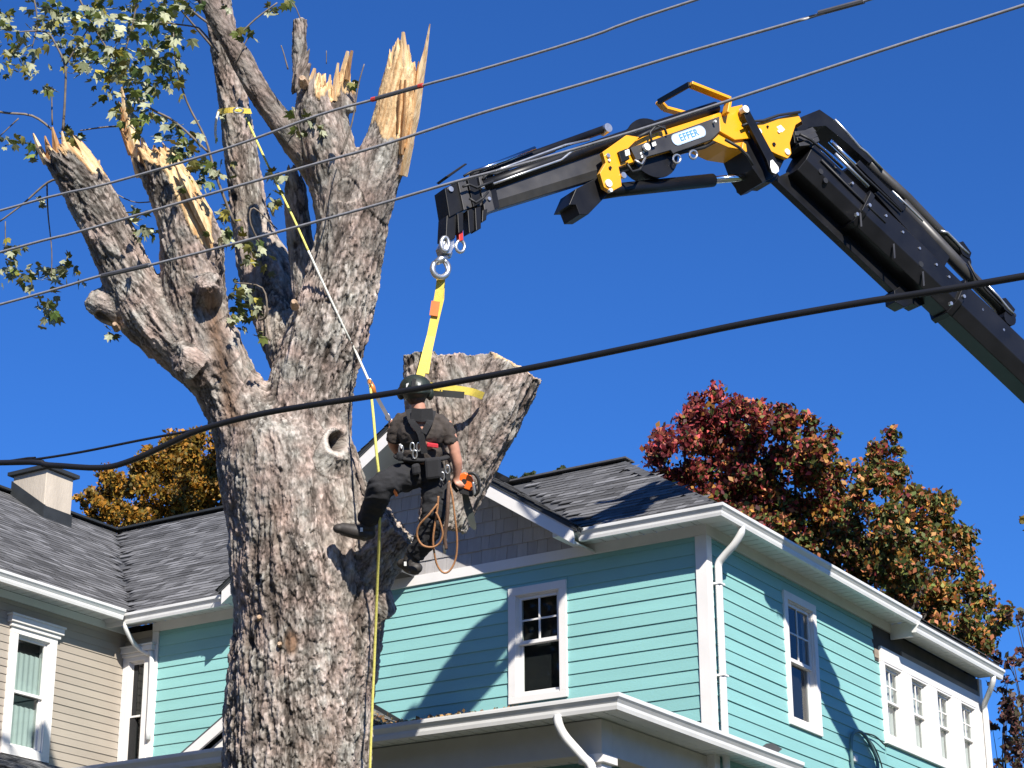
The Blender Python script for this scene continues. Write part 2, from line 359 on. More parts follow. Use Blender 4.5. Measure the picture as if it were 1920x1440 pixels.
# ---- gable wall with shakes
GXP, GZP = -3.565, 9.49; GSL = .655
gabw = MB().prism([A(-5.95,.10,7.9),A(-1.2,.10,7.9),A(GXP,.10,9.45)], A(0,.1,0)).build('gable_wall', MT['dark'], house); gabw['label'] = 'grey shake gable between the roof rakes'
def gz(x): return GZP-.16-GSL*abs(x-GXP)
ex = .155; r = 0; z = 7.886
while z < 9.3:
    half = max((GZP-.10-z)/GSL, 0); x = GXP-half-rnd.uniform(0, .1)
    while x < GXP+half:
        wd = rnd.choice((.10,.125,.15,.175)); xa, xb_ = max(x, GXP-half), min(x+wd-.004, GXP+half); x += wd
        if xb_-xa < .02: continue
        t = .018+rnd.uniform(-.002,.003); zz = z+rnd.uniform(-.002, .002)
        top = min(z+ex+.01, gz((xa+xb_)/2)+.12)
        if top-zz < .03: continue
        MB().prism([A(xa,.03,zz),A(xa,-t,zz),A(xa,-.004,top),A(xa,.03,top)], A(xb_-xa,0,0)).build('shake', MT['shake'], gabw)
    z += ex; r += 1
# ---------------------------------------------------------------- roofs
def roofpoly(name, pts, m, th=.06, parent=None, label=None):
    pts = [np.asarray(q, float) for q in pts]
    o = MB().prism(pts, A(0,0,-th)).build(name, m, parent or house)
    if label: o['label'] = label
    return o
def shingles(parent, O, along, up, L, H, inside, ex=.125, tone=(.122,.122,.124), seed=1):
    """courses of laminated shingle tabs on a slope: O origin, unit vectors along/up, lengths L,H"""
    rr = random.Random(seed); O, along, up = [np.asarray(q, float) for q in (O, along, up)]
    nrm = np.cross(along, up); nrm = nrm/np.linalg.norm(nrm); nrm = nrm if nrm[2] > 0 else -nrm
    vs = []; fs = []; cols = []; v = 0.; c = 0
    while v < H:
        u = -rr.uniform(0, .25); h = .004
        while u < L:
            w = rr.choice((.12,.16,.2,.26,.34)); u1 = min(u+w, L); u = max(u, 0); w = u1-u
            if w > .01 and inside(u+.002, v) and inside(u1-.002, v) and inside(u+w/2, v+ex*.8):
                raised = rr.random() < .5; t = .004+(.005 if raised else 0)+rr.uniform(0,.0015)
                a = O+along*(u+.001)+up*v; b = O+along*(u1-.001)+up*v
                k = len(vs); top = ex*1.04
                vs += [a+nrm*(t+h), b+nrm*(t+h), b+up*top+nrm*h*1.2, a+up*top+nrm*h*1.2, a+nrm*.0, b+nrm*.0]
                fs += [(k, k+1, k+2, k+3), (k+4, k+5, k+1, k)]
                g = rr.choice((.62,.8,.9,1.0,1.1,1.3,1.55))*rr.uniform(.9,1.1)*(1.05 if raised else .85)
                cc = np.array(tone)*g; cols += [cc, cc*.95]
            u = u1+1e-6
        v += ex; c += 1
    me = bpy.data.meshes.new('shingles'); off = woff(parent)
    me.from_pydata([tuple(np.asarray(q)-off) for q in vs], [], fs); me.materials.append(MT['shingle']); set_facecol(me, cols)
    o = bpy.data.objects.new('shingles', me); COL.objects.link(o); o.parent = parent; o['kind'] = 'stuff'; return o
SL = .662; RO = GO-.085; cs = 1/math.hypot(1, SL); sn = SL*cs
RZ = GZ-.006
# wing right slope: eave x=-7.245 rising to ridge x=-11.0
EX_A = XB+RO; RXA = -11.42; RZA = RZ+SL*(EX_A-RXA); RYB = -RO+(EX_A-RXA)
roofA = roofpoly('wing_roof', [(EX_A,-6.6,RZ-.004),(EX_A,-RO,RZ-.004),(RXA,RYB,RZA),(RXA,-6.6,RZA)], MT['roofbase'], label='grey shingle roof of the beige wing')
roofpoly('wing_roof_back', [(RXA,-6.6,RZA),(RXA,RYB,RZA),(RXA-4.2,RYB+4,RZ),(RXA-4.2,-6.6,RZ)], MT['roofbase'])
shingles(roofA, (EX_A+.02,-6.6,RZ), (0,1,0), (-cs,0,sn), 14, (EX_A-RXA)/cs, lambda u, v: -6.6+u <= -RO+v*cs+.10, seed=3)
XE = -7.0
roofB = roofpoly('main_roof', [(EX_A,-RO,RZ-.004),(-5.75,-RO,RZ-.004),(XE+RYB+RO-.6,-RO,RZ-.004),(XE,RYB,RZA),(RXA,RYB,RZA)], MT['roofbase'], label='grey shingle roof beside the valley')
roofpoly('main_roof_end', [(XE,RYB,RZA),(XE+RYB+RO-.6,-RO,RZ),(XE+RYB+RO-.6,2*RYB+RO,RZ)], MT['roofbase'])
roofpoly('main_roof_back', [(RXA,RYB,RZA),(XE,RYB,RZA),(XE+3,2*RYB+RO,RZ),(RXA,2*RYB+RO,RZ)], MT['roofbase'])
def ins_B(u, v):
    x = -11.5+u; y = -RO+v*cs; z = RZ+v*sn
    if x < EX_A-(y+RO)-.10 or x > XE+(RYB-y): return False
    if x > -5.86 and z < GZP-GSL*abs(x-GXP): return False
    return True
shingles(roofB, (-11.5,-RO-.02,RZ), (1,0,0), (0,cs,sn), 7.4, (RYB+RO)/cs, ins_B, seed=4)
MB().bar((RXA,-6.6,RZA+.02),(RXA,RYB,RZA+.02),.26,.03).build('ridge_cap', MT['flash'], roofA)
MB().bar((RXA,RYB,RZA+.022),(XE,RYB,RZA+.022),.26,.03).build('ridge_cap', MT['flash'], roofB)
# gable roof
GY0 = -.50; GY1 = 2.1
def gpt(x, y, d=0): return A(x, y, GZP-GSL*abs(x-GXP)+d)
roofG = MB().prism([gpt(GXP,GY0),gpt(-1.19,GY0),gpt(-1.19,GY0,-.05),gpt(GXP,GY0,-.05)], A(0,GY1-GY0,0)).prism([gpt(-5.87,GY0),gpt(GXP,GY0),gpt(GXP,GY0,-.05),gpt(-5.87,GY0,-.05)], A(0,GY1-GY0,0)).build('gable_roof', MT['roofbase'], house)
gl = math.hypot(1, GSL)
shingles(roofG, (-1.16,GY0-.02,gpt(-1.16,0)[2]+.002), (0,1,0), (-1/gl,0,GSL/gl), 2.6, 2.4*gl, lambda u, v: True, seed=5)
shingles(roofG, (-5.90,GY0-.02,gpt(-5.90,0)[2]+.002), (0,1,0), (1/gl,0,GSL/gl), 2.6, 2.33*gl, lambda u, v: True, seed=6)
rk = MB()
for sx, xe in ((1,-1.24),(-1,-5.83)):
    rk.prism([gpt(GXP,GY0+.012,-.035),gpt(xe,GY0+.012,-.035),gpt(xe,GY0+.012,-.205),gpt(GXP,GY0+.012,-.205)], A(0,.03,0))
rk.build('rake_board', MT['trim'], roofG, bevel=.003)
rs = MB()
for sx, xe in ((1,-1.25),(-1,-5.82)):
    rs.prism([gpt(GXP,GY0+.042,-.17),gpt(xe,GY0+.042,-.17),gpt(xe,GY0+.042,-.19),gpt(GXP,GY0+.042,-.19)], A(0,.445,0))
rs.build('rake_soffit', MT['soffit'], roofG)
dk = MB()
for sx, xe in ((1,-1.2),(-1,-5.86)): dk.prism([gpt(GXP,GY0-.004,.004),gpt(xe,GY0-.004,.004),gpt(xe,GY0-.004,-.035),gpt(GXP,GY0-.004,-.035)], A(0,.016,0))
dk.build('drip_edge', MT['flash'], roofG)
# hip roof of the right block
HPX = -2.04; HPZ = RZ+SL*(RO-HPX)
roofH = MB().prism([A(RO,-RO,RZ-.004),A(HPX,-HPX,HPZ),A(-3.6,-HPX,HPZ),A(-3.6,.7,RZ+(.7+RO)*SL),A(-1.0,-RO,RZ-.004)], A(0,0,-.03)).prism([A(RO,-RO,RZ-.004),A(RO,7.6,RZ-.004),A(HPX,7.6,HPZ),A(HPX,-HPX,HPZ)], A(0,0,-.03)).build('hip_roof', MT['roofbase'], house); roofH['label'] = 'grey shingle hip roof of the right block'
shingles(roofH, (-3.6,-RO-.02,RZ+.002), (1,0,0), (0,cs,sn), 4.1, (RO-HPX)/cs, lambda u, v: -3.6+u < RO-v*cs+.04 and RZ+v*sn > GZP-GSL*abs(-3.6+u-GXP)-.02, ex=.12, seed=8)
shingles(roofH, (RO+.02,-RO,RZ+.002), (0,1,0), (-cs,0,sn), 7.9, (RO-HPX)/cs, lambda u, v: u > v*cs-.04, ex=.12, seed=9)
hc = MB(); n = 20
for i in range(n):
    t0 = i/n; t1 = min((i+1.2)/n, 1); a = A(RO,-RO,RZ)*(1-t0)+A(HPX,-HPX,HPZ)*t0; b = A(RO,-RO,RZ)*(1-t1)+A(HPX,-HPX,HPZ)*t1
    l = A(-.12,0,.0); r_ = A(0,.12,0)
    hc.add([a+A(0,0,.036), b+A(0,0,.026), b+l+A(0,0,.016), a+l+A(0,0,.026), b+r_+A(0,0,.016), a+r_+A(0,0,.026), a+A(0,0,.0), a+l, a+r_], [(0,1,2,3),(0,5,4,1),(6,0,3,7),(6,8,5,0)])
mh = hc.build('hip_cap', MT['shingle'], roofH); set_facecol(mh.data, [np.array((.09,.092,.097))*rnd.uniform(.85,1.2) for _ in mh.data.polygons])
rb = MB().bar((HPX+.1,-HPX,HPZ+.02),(-3.6,-HPX,HPZ+.02),.22,.02).build('ridge_cap', MT['shingle'], roofH); set_facecol(rb.data, [(.08,.08,.085)]*len(rb.data.polygons))
# chimney on the wing roof
ch0 = onp(87,980,(EX_A,0,RZ),(SL,0,1)); 
# visible faces: left face (towards -y) and right face; trace on a 45-degree standing block near the ridge
cx, cy = -10.98, 1.75; cw, cd = .62, .52
def chim():
    zb = RZ+SL*(EX_A-cx)-.6
    c = MB().box((cx-cw/2,cy-cd/2,zb),(cx+cw/2,cy+cd/2,10.86)).build('chimney', MT['stucco'], roofA, bevel=.01); c['label'] = 'pale stucco chimney with dark cap'
    MB().prism([A(cx-cw/2-.06,cy-cd/2-.06,10.86),A(cx+cw/2+.06,cy-cd/2-.06,10.86),A(cx+cw/2+.06,cy+cd/2+.06,10.86),A(cx-cw/2-.06,cy+cd/2+.06,10.86)], A(0,0,.05)).add([(cx-cw/2-.06,cy-cd/2-.06,10.90),(cx+cw/2+.06,cy-cd/2-.06,10.90),(cx+cw/2+.06,cy+cd/2+.06,10.90),(cx-cw/2-.06,cy+cd/2+.06,10.90),(cx,cy,11.0)],[(0,1,4),(1,2,4),(2,3,4),(3,0,4)]).build('chimney_cap', MT['flash'], c)
    f = MB(); rx = lambda x: RZ+SL*(EX_A-x)
    f.prism([A(cx-cw/2-.02,cy-cd/2-.012,rx(cx-cw/2)+.24),A(cx+cw/2+.012,cy-cd/2-.012,rx(cx+cw/2)+.2),A(cx+cw/2+.012,cy-cd/2-.012,rx(cx+cw/2)-.1),A(cx-cw/2-.02,cy-cd/2-.012,rx(cx-cw/2)-.1)], A(0,.03,0))
    f.box((cx+cw/2-.02,cy-cd/2-.014,rx(cx+cw/2)-.15),(cx+cw/2+.014,cy+cd/2+.014,rx(cx+cw/2)+.19))
    f.build('flashing', MT['flash'], c)
chim()
# ---------------------------------------------------------------- gutters, soffits, downspouts
GP = [(0,-.115),(.055,-.118),(.064,-.09),(.066,-.068),(.082,-.046),(.098,-.03),(.1,-.012),(.1,0),(.088,0),(.086,-.014),(0,-.014)]
def gutter(parent, p0, p1, out, m0=0, m1=0, sc=1., name='gutter', m=None, label=None):
    """p0,p1: outer top edge line; out: outward unit vector; m0,m1 mitre (shift along run per metre of depth)"""
    p0 = np.asarray(p0, float); p1 = np.asarray(p1, float); out = np.asarray(out, float); d = (p1-p0)/np.linalg.norm(p1-p0)
    v0 = [p0+out*(o-.1)*sc+A(0,0,z*sc)+d*m0*(o-.1)*sc for o, z in GP]; v1 = [p1+out*(o-.1)*sc+A(0,0,z*sc)+d*m1*(o-.1)*sc for o, z in GP]
    n = len(GP); g = MB().add(v0+v1, [tuple(range(n))[::-1], tuple(range(n,2*n))]+[(i,(i+1)%n,n+(i+1)%n,n+i) for i in range(n)])
    o = g.build(name, m or MT['gutter'], parent)
    if label: o['label'] = label
    return o
gutter(roofH, (-1.235,-GO,GZ), (GO,-GO,GZ), (0,-1,0), 0, 1)
gutter(roofH, (GO,-GO,GZ), (GO,4.76,GZ), (1,0,0), -1, 0)
gutter(roofH, (GO-.02,4.70,GZ-.085), (GO-.02,7.62,GZ-.085), (1,0,0))
gutter(roofB, (XB-.02,-GO,GZ-.012), (-5.80,-GO,GZ), (0,-1,0))
gutter(roofA, (XB+GO,-6.6,GZ+.012), (XB+GO,-GO-.06,GZ+.012), (1,0,0))
def soffit(pl, a0, a1, o0, o1, z, step, parent, m=None):
    base = MB(); pbox(base, pl, a0, a1, o0, o1, z+.012, z+.03); sf = base.build('soffit', MT['dark'], parent)
    a = a0
    while a < a1-.005:
        b = min(a+step, a1); p = MB(); pbox(p, pl, a+.007, b-.007, o0, o1, z-.002, z+.011); p.build('soffit_panel', m or MT['soffit'], sf); a = b
soffit('front', -1.42, 0, .03, GO-.1, 7.884, .15, house)
soffit('right', 0, 4.75, .03, GO-.1, 7.885, .15, house)
MB().box((.0,-GO+.1,7.8825),(GO-.1,.0,7.897)).build('soffit_corner', MT['soffit'], house)
soffit('right', 4.75, 7.65, .03, GO-.12, 7.80, .15, house)
soffit('front', -7.64, -5.75, .03, GO-.1, 7.886, .15, house)
soffit('beige', -6.6, -GO-.01, .03, GO-.1, 7.89, .15, house)
MB().box((.02,4.74,7.70),(GO-.13,4.77,7.88)).build('soffit_step', MT['trim'], house)
for xs in (-1, 1):
    MB().prism([A(GXP+xs*2.33,GY0+.045,7.884),A(GXP+xs*2.06,GY0+.045,7.884),A(GXP+xs*2.06,GY0+.045,7.96),A(GXP+xs*2.33,GY0+.045,7.90)], A(0,.44,0)).build('eave_return', MT['soffit'], house)
def downspout(parent, path, w=.075, d=.055, label=None):
    P = [np.asarray(q, float) for q in crm(path, 6)]
    o = MB().tube(P, w/2, n=12, flat=d/w).build('downspout', MT['gutter'], parent, smooth=True)
    if label: o['label'] = label
    return o
downspout(house, [(GO-.07,.12,GZ-.10),(GO-.08,.12,GZ-.17),(GO-.16,.125,GZ-.27),(.14,.135,GZ-.37),(.075,.14,GZ-.44),(.07,.14,GZ-.55),(.07,.14,7.0),(.07,.14,6.2),(.07,.14,3.8)], .095, .07, 'white downspout at the house corner')
for zz in (7.28, 6.35): MB().box((.0,.085,zz),(.112,.195,zz+.02)).build('strap', MT['gutter'], house)
downspout(house, [(GO-.10,7.36,GZ-.19),(GO-.11,7.37,GZ-.27),(GO-.2,7.46,GZ-.38),(.09,7.62,GZ-.50),(.08,7.66,GZ-.62),(.08,7.66,7.0),(.08,7.66,6.0),(.08,7.66,3.8)], .095, .07, 'white downspout at the far end of the side wall')
downspout(house, [(-7.36,-.36,GZ-.10),(-7.36,-.35,GZ-.17),(-7.37,-.2,GZ-.30),(-7.36,-.08,GZ-.36),(-7.27,-.055,GZ-.42),(-7.20,-.05,GZ-.5),(-7.19,-.05,6.5)], .06, .05)
# ---------------------------------------------------------------- porch
PX, PY, PZ = .366, -2.5, 5.663
PS = .248; hk = 2.42; E1 = PX-.08; E2 = PY+.08
porch = MB().prism([A(-7.6,0,PZ+PS*hk),A(E1-hk,0,PZ+PS*hk),A(E1,E2,PZ-.004),A(-7.6,E2,PZ-.004)], A(0,0,-.04)).prism([A(E1,E2,PZ-.004),A(E1,1.3,PZ-.004),A(.0,1.3,PZ+PS*E1),A(.0,0,PZ+PS*E1),A(E1-hk,0,PZ+PS*hk)], A(0,0,-.04)).build('porch_roof', MT['roofbase'], house); porch['label'] = 'low shingle porch roof with white gutter'
pn = math.hypot(1,PS)
shingles(porch, (-7.6,E2-.02,PZ), (1,0,0), (0,1/pn,PS/pn), 7.9, hk*pn, lambda u, v: -7.6+u < E1-v/pn, seed=12)
shingles(porch, (E1+.02,E2,PZ), (0,1,0), (-1/pn,0,PS/pn), 3.7, hk*pn, lambda u, v: u > v/pn and not (E2+u > -.02 and E1-v/pn < .06), seed=13)
gutter(porch, (-7.6,PY,PZ), (PX,PY,PZ), (0,-1,0), 0, 1, sc=1.15)
gutter(porch, (PX,PY,PZ), (PX,1.32,PZ), (1,0,0), -1, 0, sc=1.15)
soffit('front', -7.6, PX-.12, .35, -PY-.11, PZ-.10, .13, porch)
soffit('right', PY+.7, 1.3, -.6, PX-.115, PZ-.1005, .13, porch)
bm_ = MB().box((-7.6,PY+.42,PZ-.42),(-.05,PY+.62,PZ-.11)); bm_.box((-.25,PY+.62,PZ-.42),(-.05,1.3,PZ-.11)); bm_.build('beam', MT['porchpaint'], porch, bevel=.005)
for xx in (-.15,-3.2,-6.3): MB().box((xx-.09,PY+.43,.4),(xx+.09,PY+.61,PZ-.42)).box((xx-.13,PY+.39,PZ-.5),(xx+.13,PY+.65,PZ-.421)).build('porch_post', MT['trim'], porch, bevel=.006)
pcx = H0 = onp(1040,1345,(0,PY,0),(0,1,0))[0]
downspout(porch, [(pcx,PY+.06,PZ-.12),(pcx,PY+.07,PZ-.2),(pcx+.02,PY+.15,PZ-.3),(pcx+.10,PY+.3,PZ-.45),(pcx+.16,PY+.36,PZ-.55),(pcx+.17,PY+.38,PZ-.8),(pcx+.17,PY+.38,3.0)], .10, .075, 'short white downspout under the porch gutter')
MB().box((-7.5,PY+.3,0),(.1,-.01,.5)).build('porch_floor', MT['concrete'], porch)
# small entry gable on the porch roof
eg = lambda x, y, d=0: A(x, y, 6.80-.60*abs(x+4.55)+d)
egr = MB().prism([eg(-4.55,-1.05),eg(-3.05,-1.05),eg(-3.05,-1.05,-.05),eg(-4.55,-1.05,-.05)], A(0,1.05,0)).prism([eg(-6.05,-1.05),eg(-4.55,-1.05),eg(-4.55,-1.05,-.05),eg(-6.05,-1.05,-.05)], A(0,1.05,0)).build('entry_gable_roof', MT['roofbase'], house)
el = math.hypot(1,.6)
shingles(egr, (-3.03,-1.07,eg(-3.03,0)[2]+.002), (0,1,0), (-1/el,0,.6/el), 1.07, 1.5*el, lambda u, v: True, seed=14)
er = MB()
for xe in (-3.1,-6.0): er.prism([eg(-4.55,-1.06,-.03),eg(xe,-1.06,-.03),eg(xe,-1.06,-.16),eg(-4.55,-1.06,-.16)], A(0,.03,0))
er.build('rake_board', MT['trim'], egr)
MB().prism([eg(-4.55,-.95,-.17),eg(-3.2,-.95,-.17),A(-3.2,-.95,5.7),A(-5.9,-.95,5.7),eg(-5.9,-.95,-.17)], A(0,.1,0)).build('entry_gable_face', MT['trim'], egr)
# wall cap where the entry roof meets the siding
fl = MB().bar(eg(-4.55,-.03,.03),eg(-2.98,-.03,.03),.05,.03,up=(0,1,0)); fl.build('flashing', MT['flash'], egr)
# skirt roof at the foot of the beige wall
sk = MB().prism([A(XB,-6.5,6.08),A(XB,-.05,6.08),A(XB+.9,-.05,5.72),A(XB+.9,-6.5,5.72)], A(0,0,-.05)).build('skirt_roof', MT['roofbase'], house)
shingles(sk, (XB+.9,-6.5,5.73), (0,1,0), A(-.9,0,.36)/math.hypot(.9,.36), 6.4, .95, lambda u, v: True, seed=15)
# dry leaves caught on the porch roof
lv = MB(); lcol = []
for i in range(420):
    x = -3.35+abs(rnd.gauss(0,.55))*rnd.choice((1,1,-.5)); y = rnd.uniform(-1.0,-.02); 
    z = max(6.263-.248*(-y), 6.80-.60*abs(x+4.55)-.0)+.012+abs(rnd.gauss(0,.02))
    if x < -4.0 or x > -1.6: continue
    s = rnd.uniform(.018,.04); a1 = A(*[rnd.gauss(0,1) for _ in range(3)]); a1 /= np.linalg.norm(a1); a2 = np.cross(a1, A(*[rnd.gauss(0,1) for _ in range(3)])); a2 /= np.linalg.norm(a2)
    c = A(x,y,z); lv.add([c-a1*s, c+a2*s*.6, c+a1*s, c-a2*s*.6+a1*.2*s], [(0,1,2,3)]); lcol.append(np.array(rnd.choice(((.30,.18,.07),(.42,.30,.14),(.22,.11,.05),(.38,.33,.2),(.14,.09,.05))))*rnd.uniform(.7,1.3))
lo = lv.build('fallen_leaves', vmat('dry_leaf', .8)); set_facecol(lo.data, lcol); tag(lo, 'dry brown leaves caught on the low porch roof', 'leaves', kind='stuff')

# coil of dark cable on the side wall and a shingle scrap on the porch gutter
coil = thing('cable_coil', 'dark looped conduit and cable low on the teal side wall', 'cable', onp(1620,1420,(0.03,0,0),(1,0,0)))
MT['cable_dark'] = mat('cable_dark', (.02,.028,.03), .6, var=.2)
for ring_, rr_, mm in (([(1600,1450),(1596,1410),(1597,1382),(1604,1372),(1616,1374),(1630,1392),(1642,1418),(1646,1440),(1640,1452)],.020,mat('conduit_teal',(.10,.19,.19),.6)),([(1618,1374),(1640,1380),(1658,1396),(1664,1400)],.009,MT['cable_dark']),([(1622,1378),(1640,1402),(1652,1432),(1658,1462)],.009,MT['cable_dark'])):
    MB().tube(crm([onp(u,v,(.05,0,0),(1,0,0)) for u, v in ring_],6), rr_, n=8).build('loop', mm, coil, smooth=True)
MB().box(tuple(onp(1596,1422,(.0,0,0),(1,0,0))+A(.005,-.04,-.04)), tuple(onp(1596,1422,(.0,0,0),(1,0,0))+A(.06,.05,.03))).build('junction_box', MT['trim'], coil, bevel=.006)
scr = MB().prism([onp(u,v,(.30,0,0),(1,0,0)) for u, v in ((1428,1400),(1437,1394),(1449,1393),(1467,1404),(1459,1411),(1440,1406))], A(-.05,.02,-.02)).build('shingle_scrap', MT['roofbase']); tag(scr, 'torn grey shingle scrap lying on the porch gutter edge', 'debris')
for u, v in ((1186,1314),(1172,1309)):
    pass
# ---------------------------------------------------------------- noise helpers
def _h(ix, iy, iz, s):
    h = (ix.astype(np.int64)*73856093 ^ iy.astype(np.int64)*19349663 ^ iz.astype(np.int64)*83492791 ^ (s*2654435761)) & 0xffffffff
    h = ((h ^ (h >> 15))*2246822519) & 0xffffffff; h = ((h ^ (h >> 13))*3266489917) & 0xffffffff
    return ((h ^ (h >> 16)) & 0xffffff)/float(0xffffff)
def vnoise(p, s=0):
    i = np.floor(p).astype(np.int64); f = p-i; f = f*f*(3-2*f); r = 0
    for dx in (0, 1):
        for dy in (0, 1):
            for dz in (0, 1):
                w = (f[:,0] if dx else 1-f[:,0])*(f[:,1] if dy else 1-f[:,1])*(f[:,2] if dz else 1-f[:,2])
                r = r+w*_h(i[:,0]+dx, i[:,1]+dy, i[:,2]+dz, s)
    return r
def fbm(p, s=0, o=4):
    r = 0; a = .5; t = 0
    for k in range(o): r = r+a*vnoise(p*2**k, s+k); t += a; a *= .5
    return r/t
def worley(p, s=0):
    i = np.floor(p).astype(np.int64); f1 = np.full(len(p), 9.); f2 = np.full(len(p), 9.); c = np.zeros(len(p)); dz_ = np.zeros(len(p))
    for dx in (-1, 0, 1):
        for dy in (-1, 0, 1):
            for dz in (-1, 0, 1):
                a, b, d = i[:,0]+dx, i[:,1]+dy, i[:,2]+dz
                q = np.stack([a+_h(a,b,d,s), b+_h(a,b,d,s+1), d+_h(a,b,d,s+2)], 1)
                e = np.linalg.norm(q-p, axis=1); n = e < f1
                f2 = np.where(n, f1, np.minimum(f2, e)); c = np.where(n, _h(a,b,d,s+3), c); dz_ = np.where(n, p[:,2]-q[:,2], dz_); f1 = np.where(n, e, f1)
    return f1, f2, c, dz_
def remeshed(mb, voxel, smooth=0, sfac=.5):
    me = mb.mesh('tmp'); o = bpy.data.objects.new('tmp', me); COL.objects.link(o)
    r = o.modifiers.new('r', 'REMESH'); r.mode = 'VOXEL'; r.voxel_size = voxel; r.adaptivity = 0
    if smooth: s = o.modifiers.new('s', 'SMOOTH'); s.factor = sfac; s.iterations = smooth
    dg = bpy.context.evaluated_depsgraph_get(); ev = bpy.data.meshes.new_from_object(o.evaluated_get(dg))
    bpy.data.objects.remove(o); bpy.data.meshes.remove(me); return ev
def mverts(me):
    v = np.empty(len(me.vertices)*3); me.vertices.foreach_get('co', v); n = np.empty(len(me.vertices)*3); me.vertex_normals.foreach_get('vector', n)
    return v.reshape(-1,3), n.reshape(-1,3)
# ---------------------------------------------------------------- bark material
def barkmat():
    m, nt, b = newmat('bark'); N = nt.nodes; L = nt.links
    def attr(n): a = N.new('ShaderNodeAttribute'); a.attribute_name = n; return a
    tone, crack, wood, q, rust = attr('tone'), attr('crack'), attr('wood'), attr('bq'), attr('rust')
    ramp = N.new('ShaderNodeValToRGB'); e = ramp.color_ramp.elements
    e[0].color = (.12,.104,.092,1); e[1].color = (.66,.60,.555,1); e[0].position = .05; e[1].position = .95
    x = e.new(.5); x.color = (.385,.338,.304,1)
    fn = N.new('ShaderNodeTexNoise'); fn.inputs['Scale'].default_value = 42; fn.inputs['Detail'].default_value = 7; fn.inputs['Roughness'].default_value = .68
    mp = N.new('ShaderNodeMapping'); mp.inputs['Scale'].default_value = (1,1,.4); L.new(q.outputs['Vector'], mp.inputs[0]); L.new(mp.outputs[0], fn.inputs['Vector'])
    ad = N.new('ShaderNodeMath'); ad.operation = 'MULTIPLY_ADD'; ad.inputs[1].default_value = .95; L.new(fn.outputs[0], ad.inputs[0]); 
    su = N.new('ShaderNodeMath'); su.operation = 'SUBTRACT'; su.inputs[1].default_value = .48; L.new(tone.outputs['Fac'], su.inputs[0]); L.new(su.outputs[0], ad.inputs[2]); L.new(ad.outputs[0], ramp.inputs[0])
    # warm / cool patches
    big = N.new('ShaderNodeTexNoise'); big.inputs['Scale'].default_value = 5; big.inputs['Detail'].default_value = 5; L.new(q.outputs['Vector'], big.inputs['Vector'])
    m1 = N.new('ShaderNodeMix'); m1.data_type = 'RGBA'; m1.blend_type = 'MULTIPLY'; m1.inputs[0].default_value = 1; L.new(ramp.outputs[0], m1.inputs[6])
    rb = N.new('ShaderNodeValToRGB'); r = rb.color_ramp.elements; r[0].position = .35; r[1].position = .66; r[0].color = (.93,1.0,.98,1); r[1].color = (1.12,.98,.93,1); L.new(big.outputs[0], rb.inputs[0]); L.new(rb.outputs[0], m1.inputs[7])
    m2 = N.new('ShaderNodeMix'); m2.data_type = 'RGBA'; L.new(rust.outputs['Fac'], m2.inputs[0]); L.new(m1.outputs[2], m2.inputs[6]); m2.inputs[7].default_value = (.20,.105,.05,1)
    m3 = N.new('ShaderNodeMix'); m3.data_type = 'RGBA'; L.new(crack.outputs['Fac'], m3.inputs[0]); L.new(m2.outputs[2], m3.inputs[6]); m3.inputs[7].default_value = (.048,.038,.031,1)
    wn_ = N.new('ShaderNodeTexNoise'); wn_.inputs['Scale'].default_value = 30; wn_.inputs['Detail'].default_value = 5
    mpw = N.new('ShaderNodeMapping'); mpw.inputs['Scale'].default_value = (1,1,.07); L.new(q.outputs['Vector'], mpw.inputs[0]); L.new(mpw.outputs[0], wn_.inputs['Vector'])
    wr = N.new('ShaderNodeValToRGB'); w = wr.color_ramp.elements; w[0].position = .3; w[1].position = .72; w[0].color = (.42,.22,.085,1); w[1].color = (.84,.65,.38,1); L.new(wn_.outputs[0], wr.inputs[0])
    m4 = N.new('ShaderNodeMix'); m4.data_type = 'RGBA'; L.new(wood.outputs['Fac'], m4.inputs[0]); L.new(m3.outputs[2], m4.inputs[6]); L.new(wr.outputs[0], m4.inputs[7])
    L.new(m4.outputs[2], b.inputs['Base Color']); b.inputs['Roughness'].default_value = .9; b.inputs['Specular IOR Level'].default_value = .2
    f2 = N.new('ShaderNodeTexNoise'); f2.inputs['Scale'].default_value = 60; f2.inputs['Detail'].default_value = 5; L.new(mp.outputs[0], f2.inputs['Vector'])
    bp = N.new('ShaderNodeBump'); bp.inputs['Strength'].default_value = .9; bp.inputs['Distance'].default_value = .012; L.new(f2.outputs[0], bp.inputs['Height']); L.new(bp.outputs[0], b.inputs['Normal'])
    return m
MT['bark'] = barkmat()
def woodmat(name, c0, c1, axis_scale=(40,40,3)):
    m, nt, b = newmat(name); N = nt.nodes; L = nt.links
    tc = N.new('ShaderNodeTexCoord'); mp = N.new('ShaderNodeMapping'); mp.inputs['Scale'].default_value = axis_scale; L.new(tc.outputs['Object'], mp.inputs[0])
    n = N.new('ShaderNodeTexNoise'); n.inputs['Scale'].default_value = 1; n.inputs['Detail'].default_value = 6; L.new(mp.outputs[0], n.inputs['Vector'])
    r = N.new('ShaderNodeValToRGB'); e = r.color_ramp.elements; e[0].position = .3; e[1].position = .7; e[0].color = (*c0,1); e[1].color = (*c1,1); L.new(n.outputs[0], r.inputs[0]); L.new(r.outputs[0], b.inputs['Base Color']); b.inputs['Roughness'].default_value = .75
    bp = N.new('ShaderNodeBump'); bp.inputs['Strength'].default_value = .6; bp.inputs['Distance'].default_value = .01; L.new(n.outputs[0], bp.inputs['Height']); L.new(bp.outputs[0], b.inputs['Normal'])
    return m
MT['split'] = woodmat('split_wood', (.50,.29,.12), (.86,.68,.42))
MT['split2'] = woodmat('split_wood_brown', (.28,.12,.04), (.62,.38,.17))
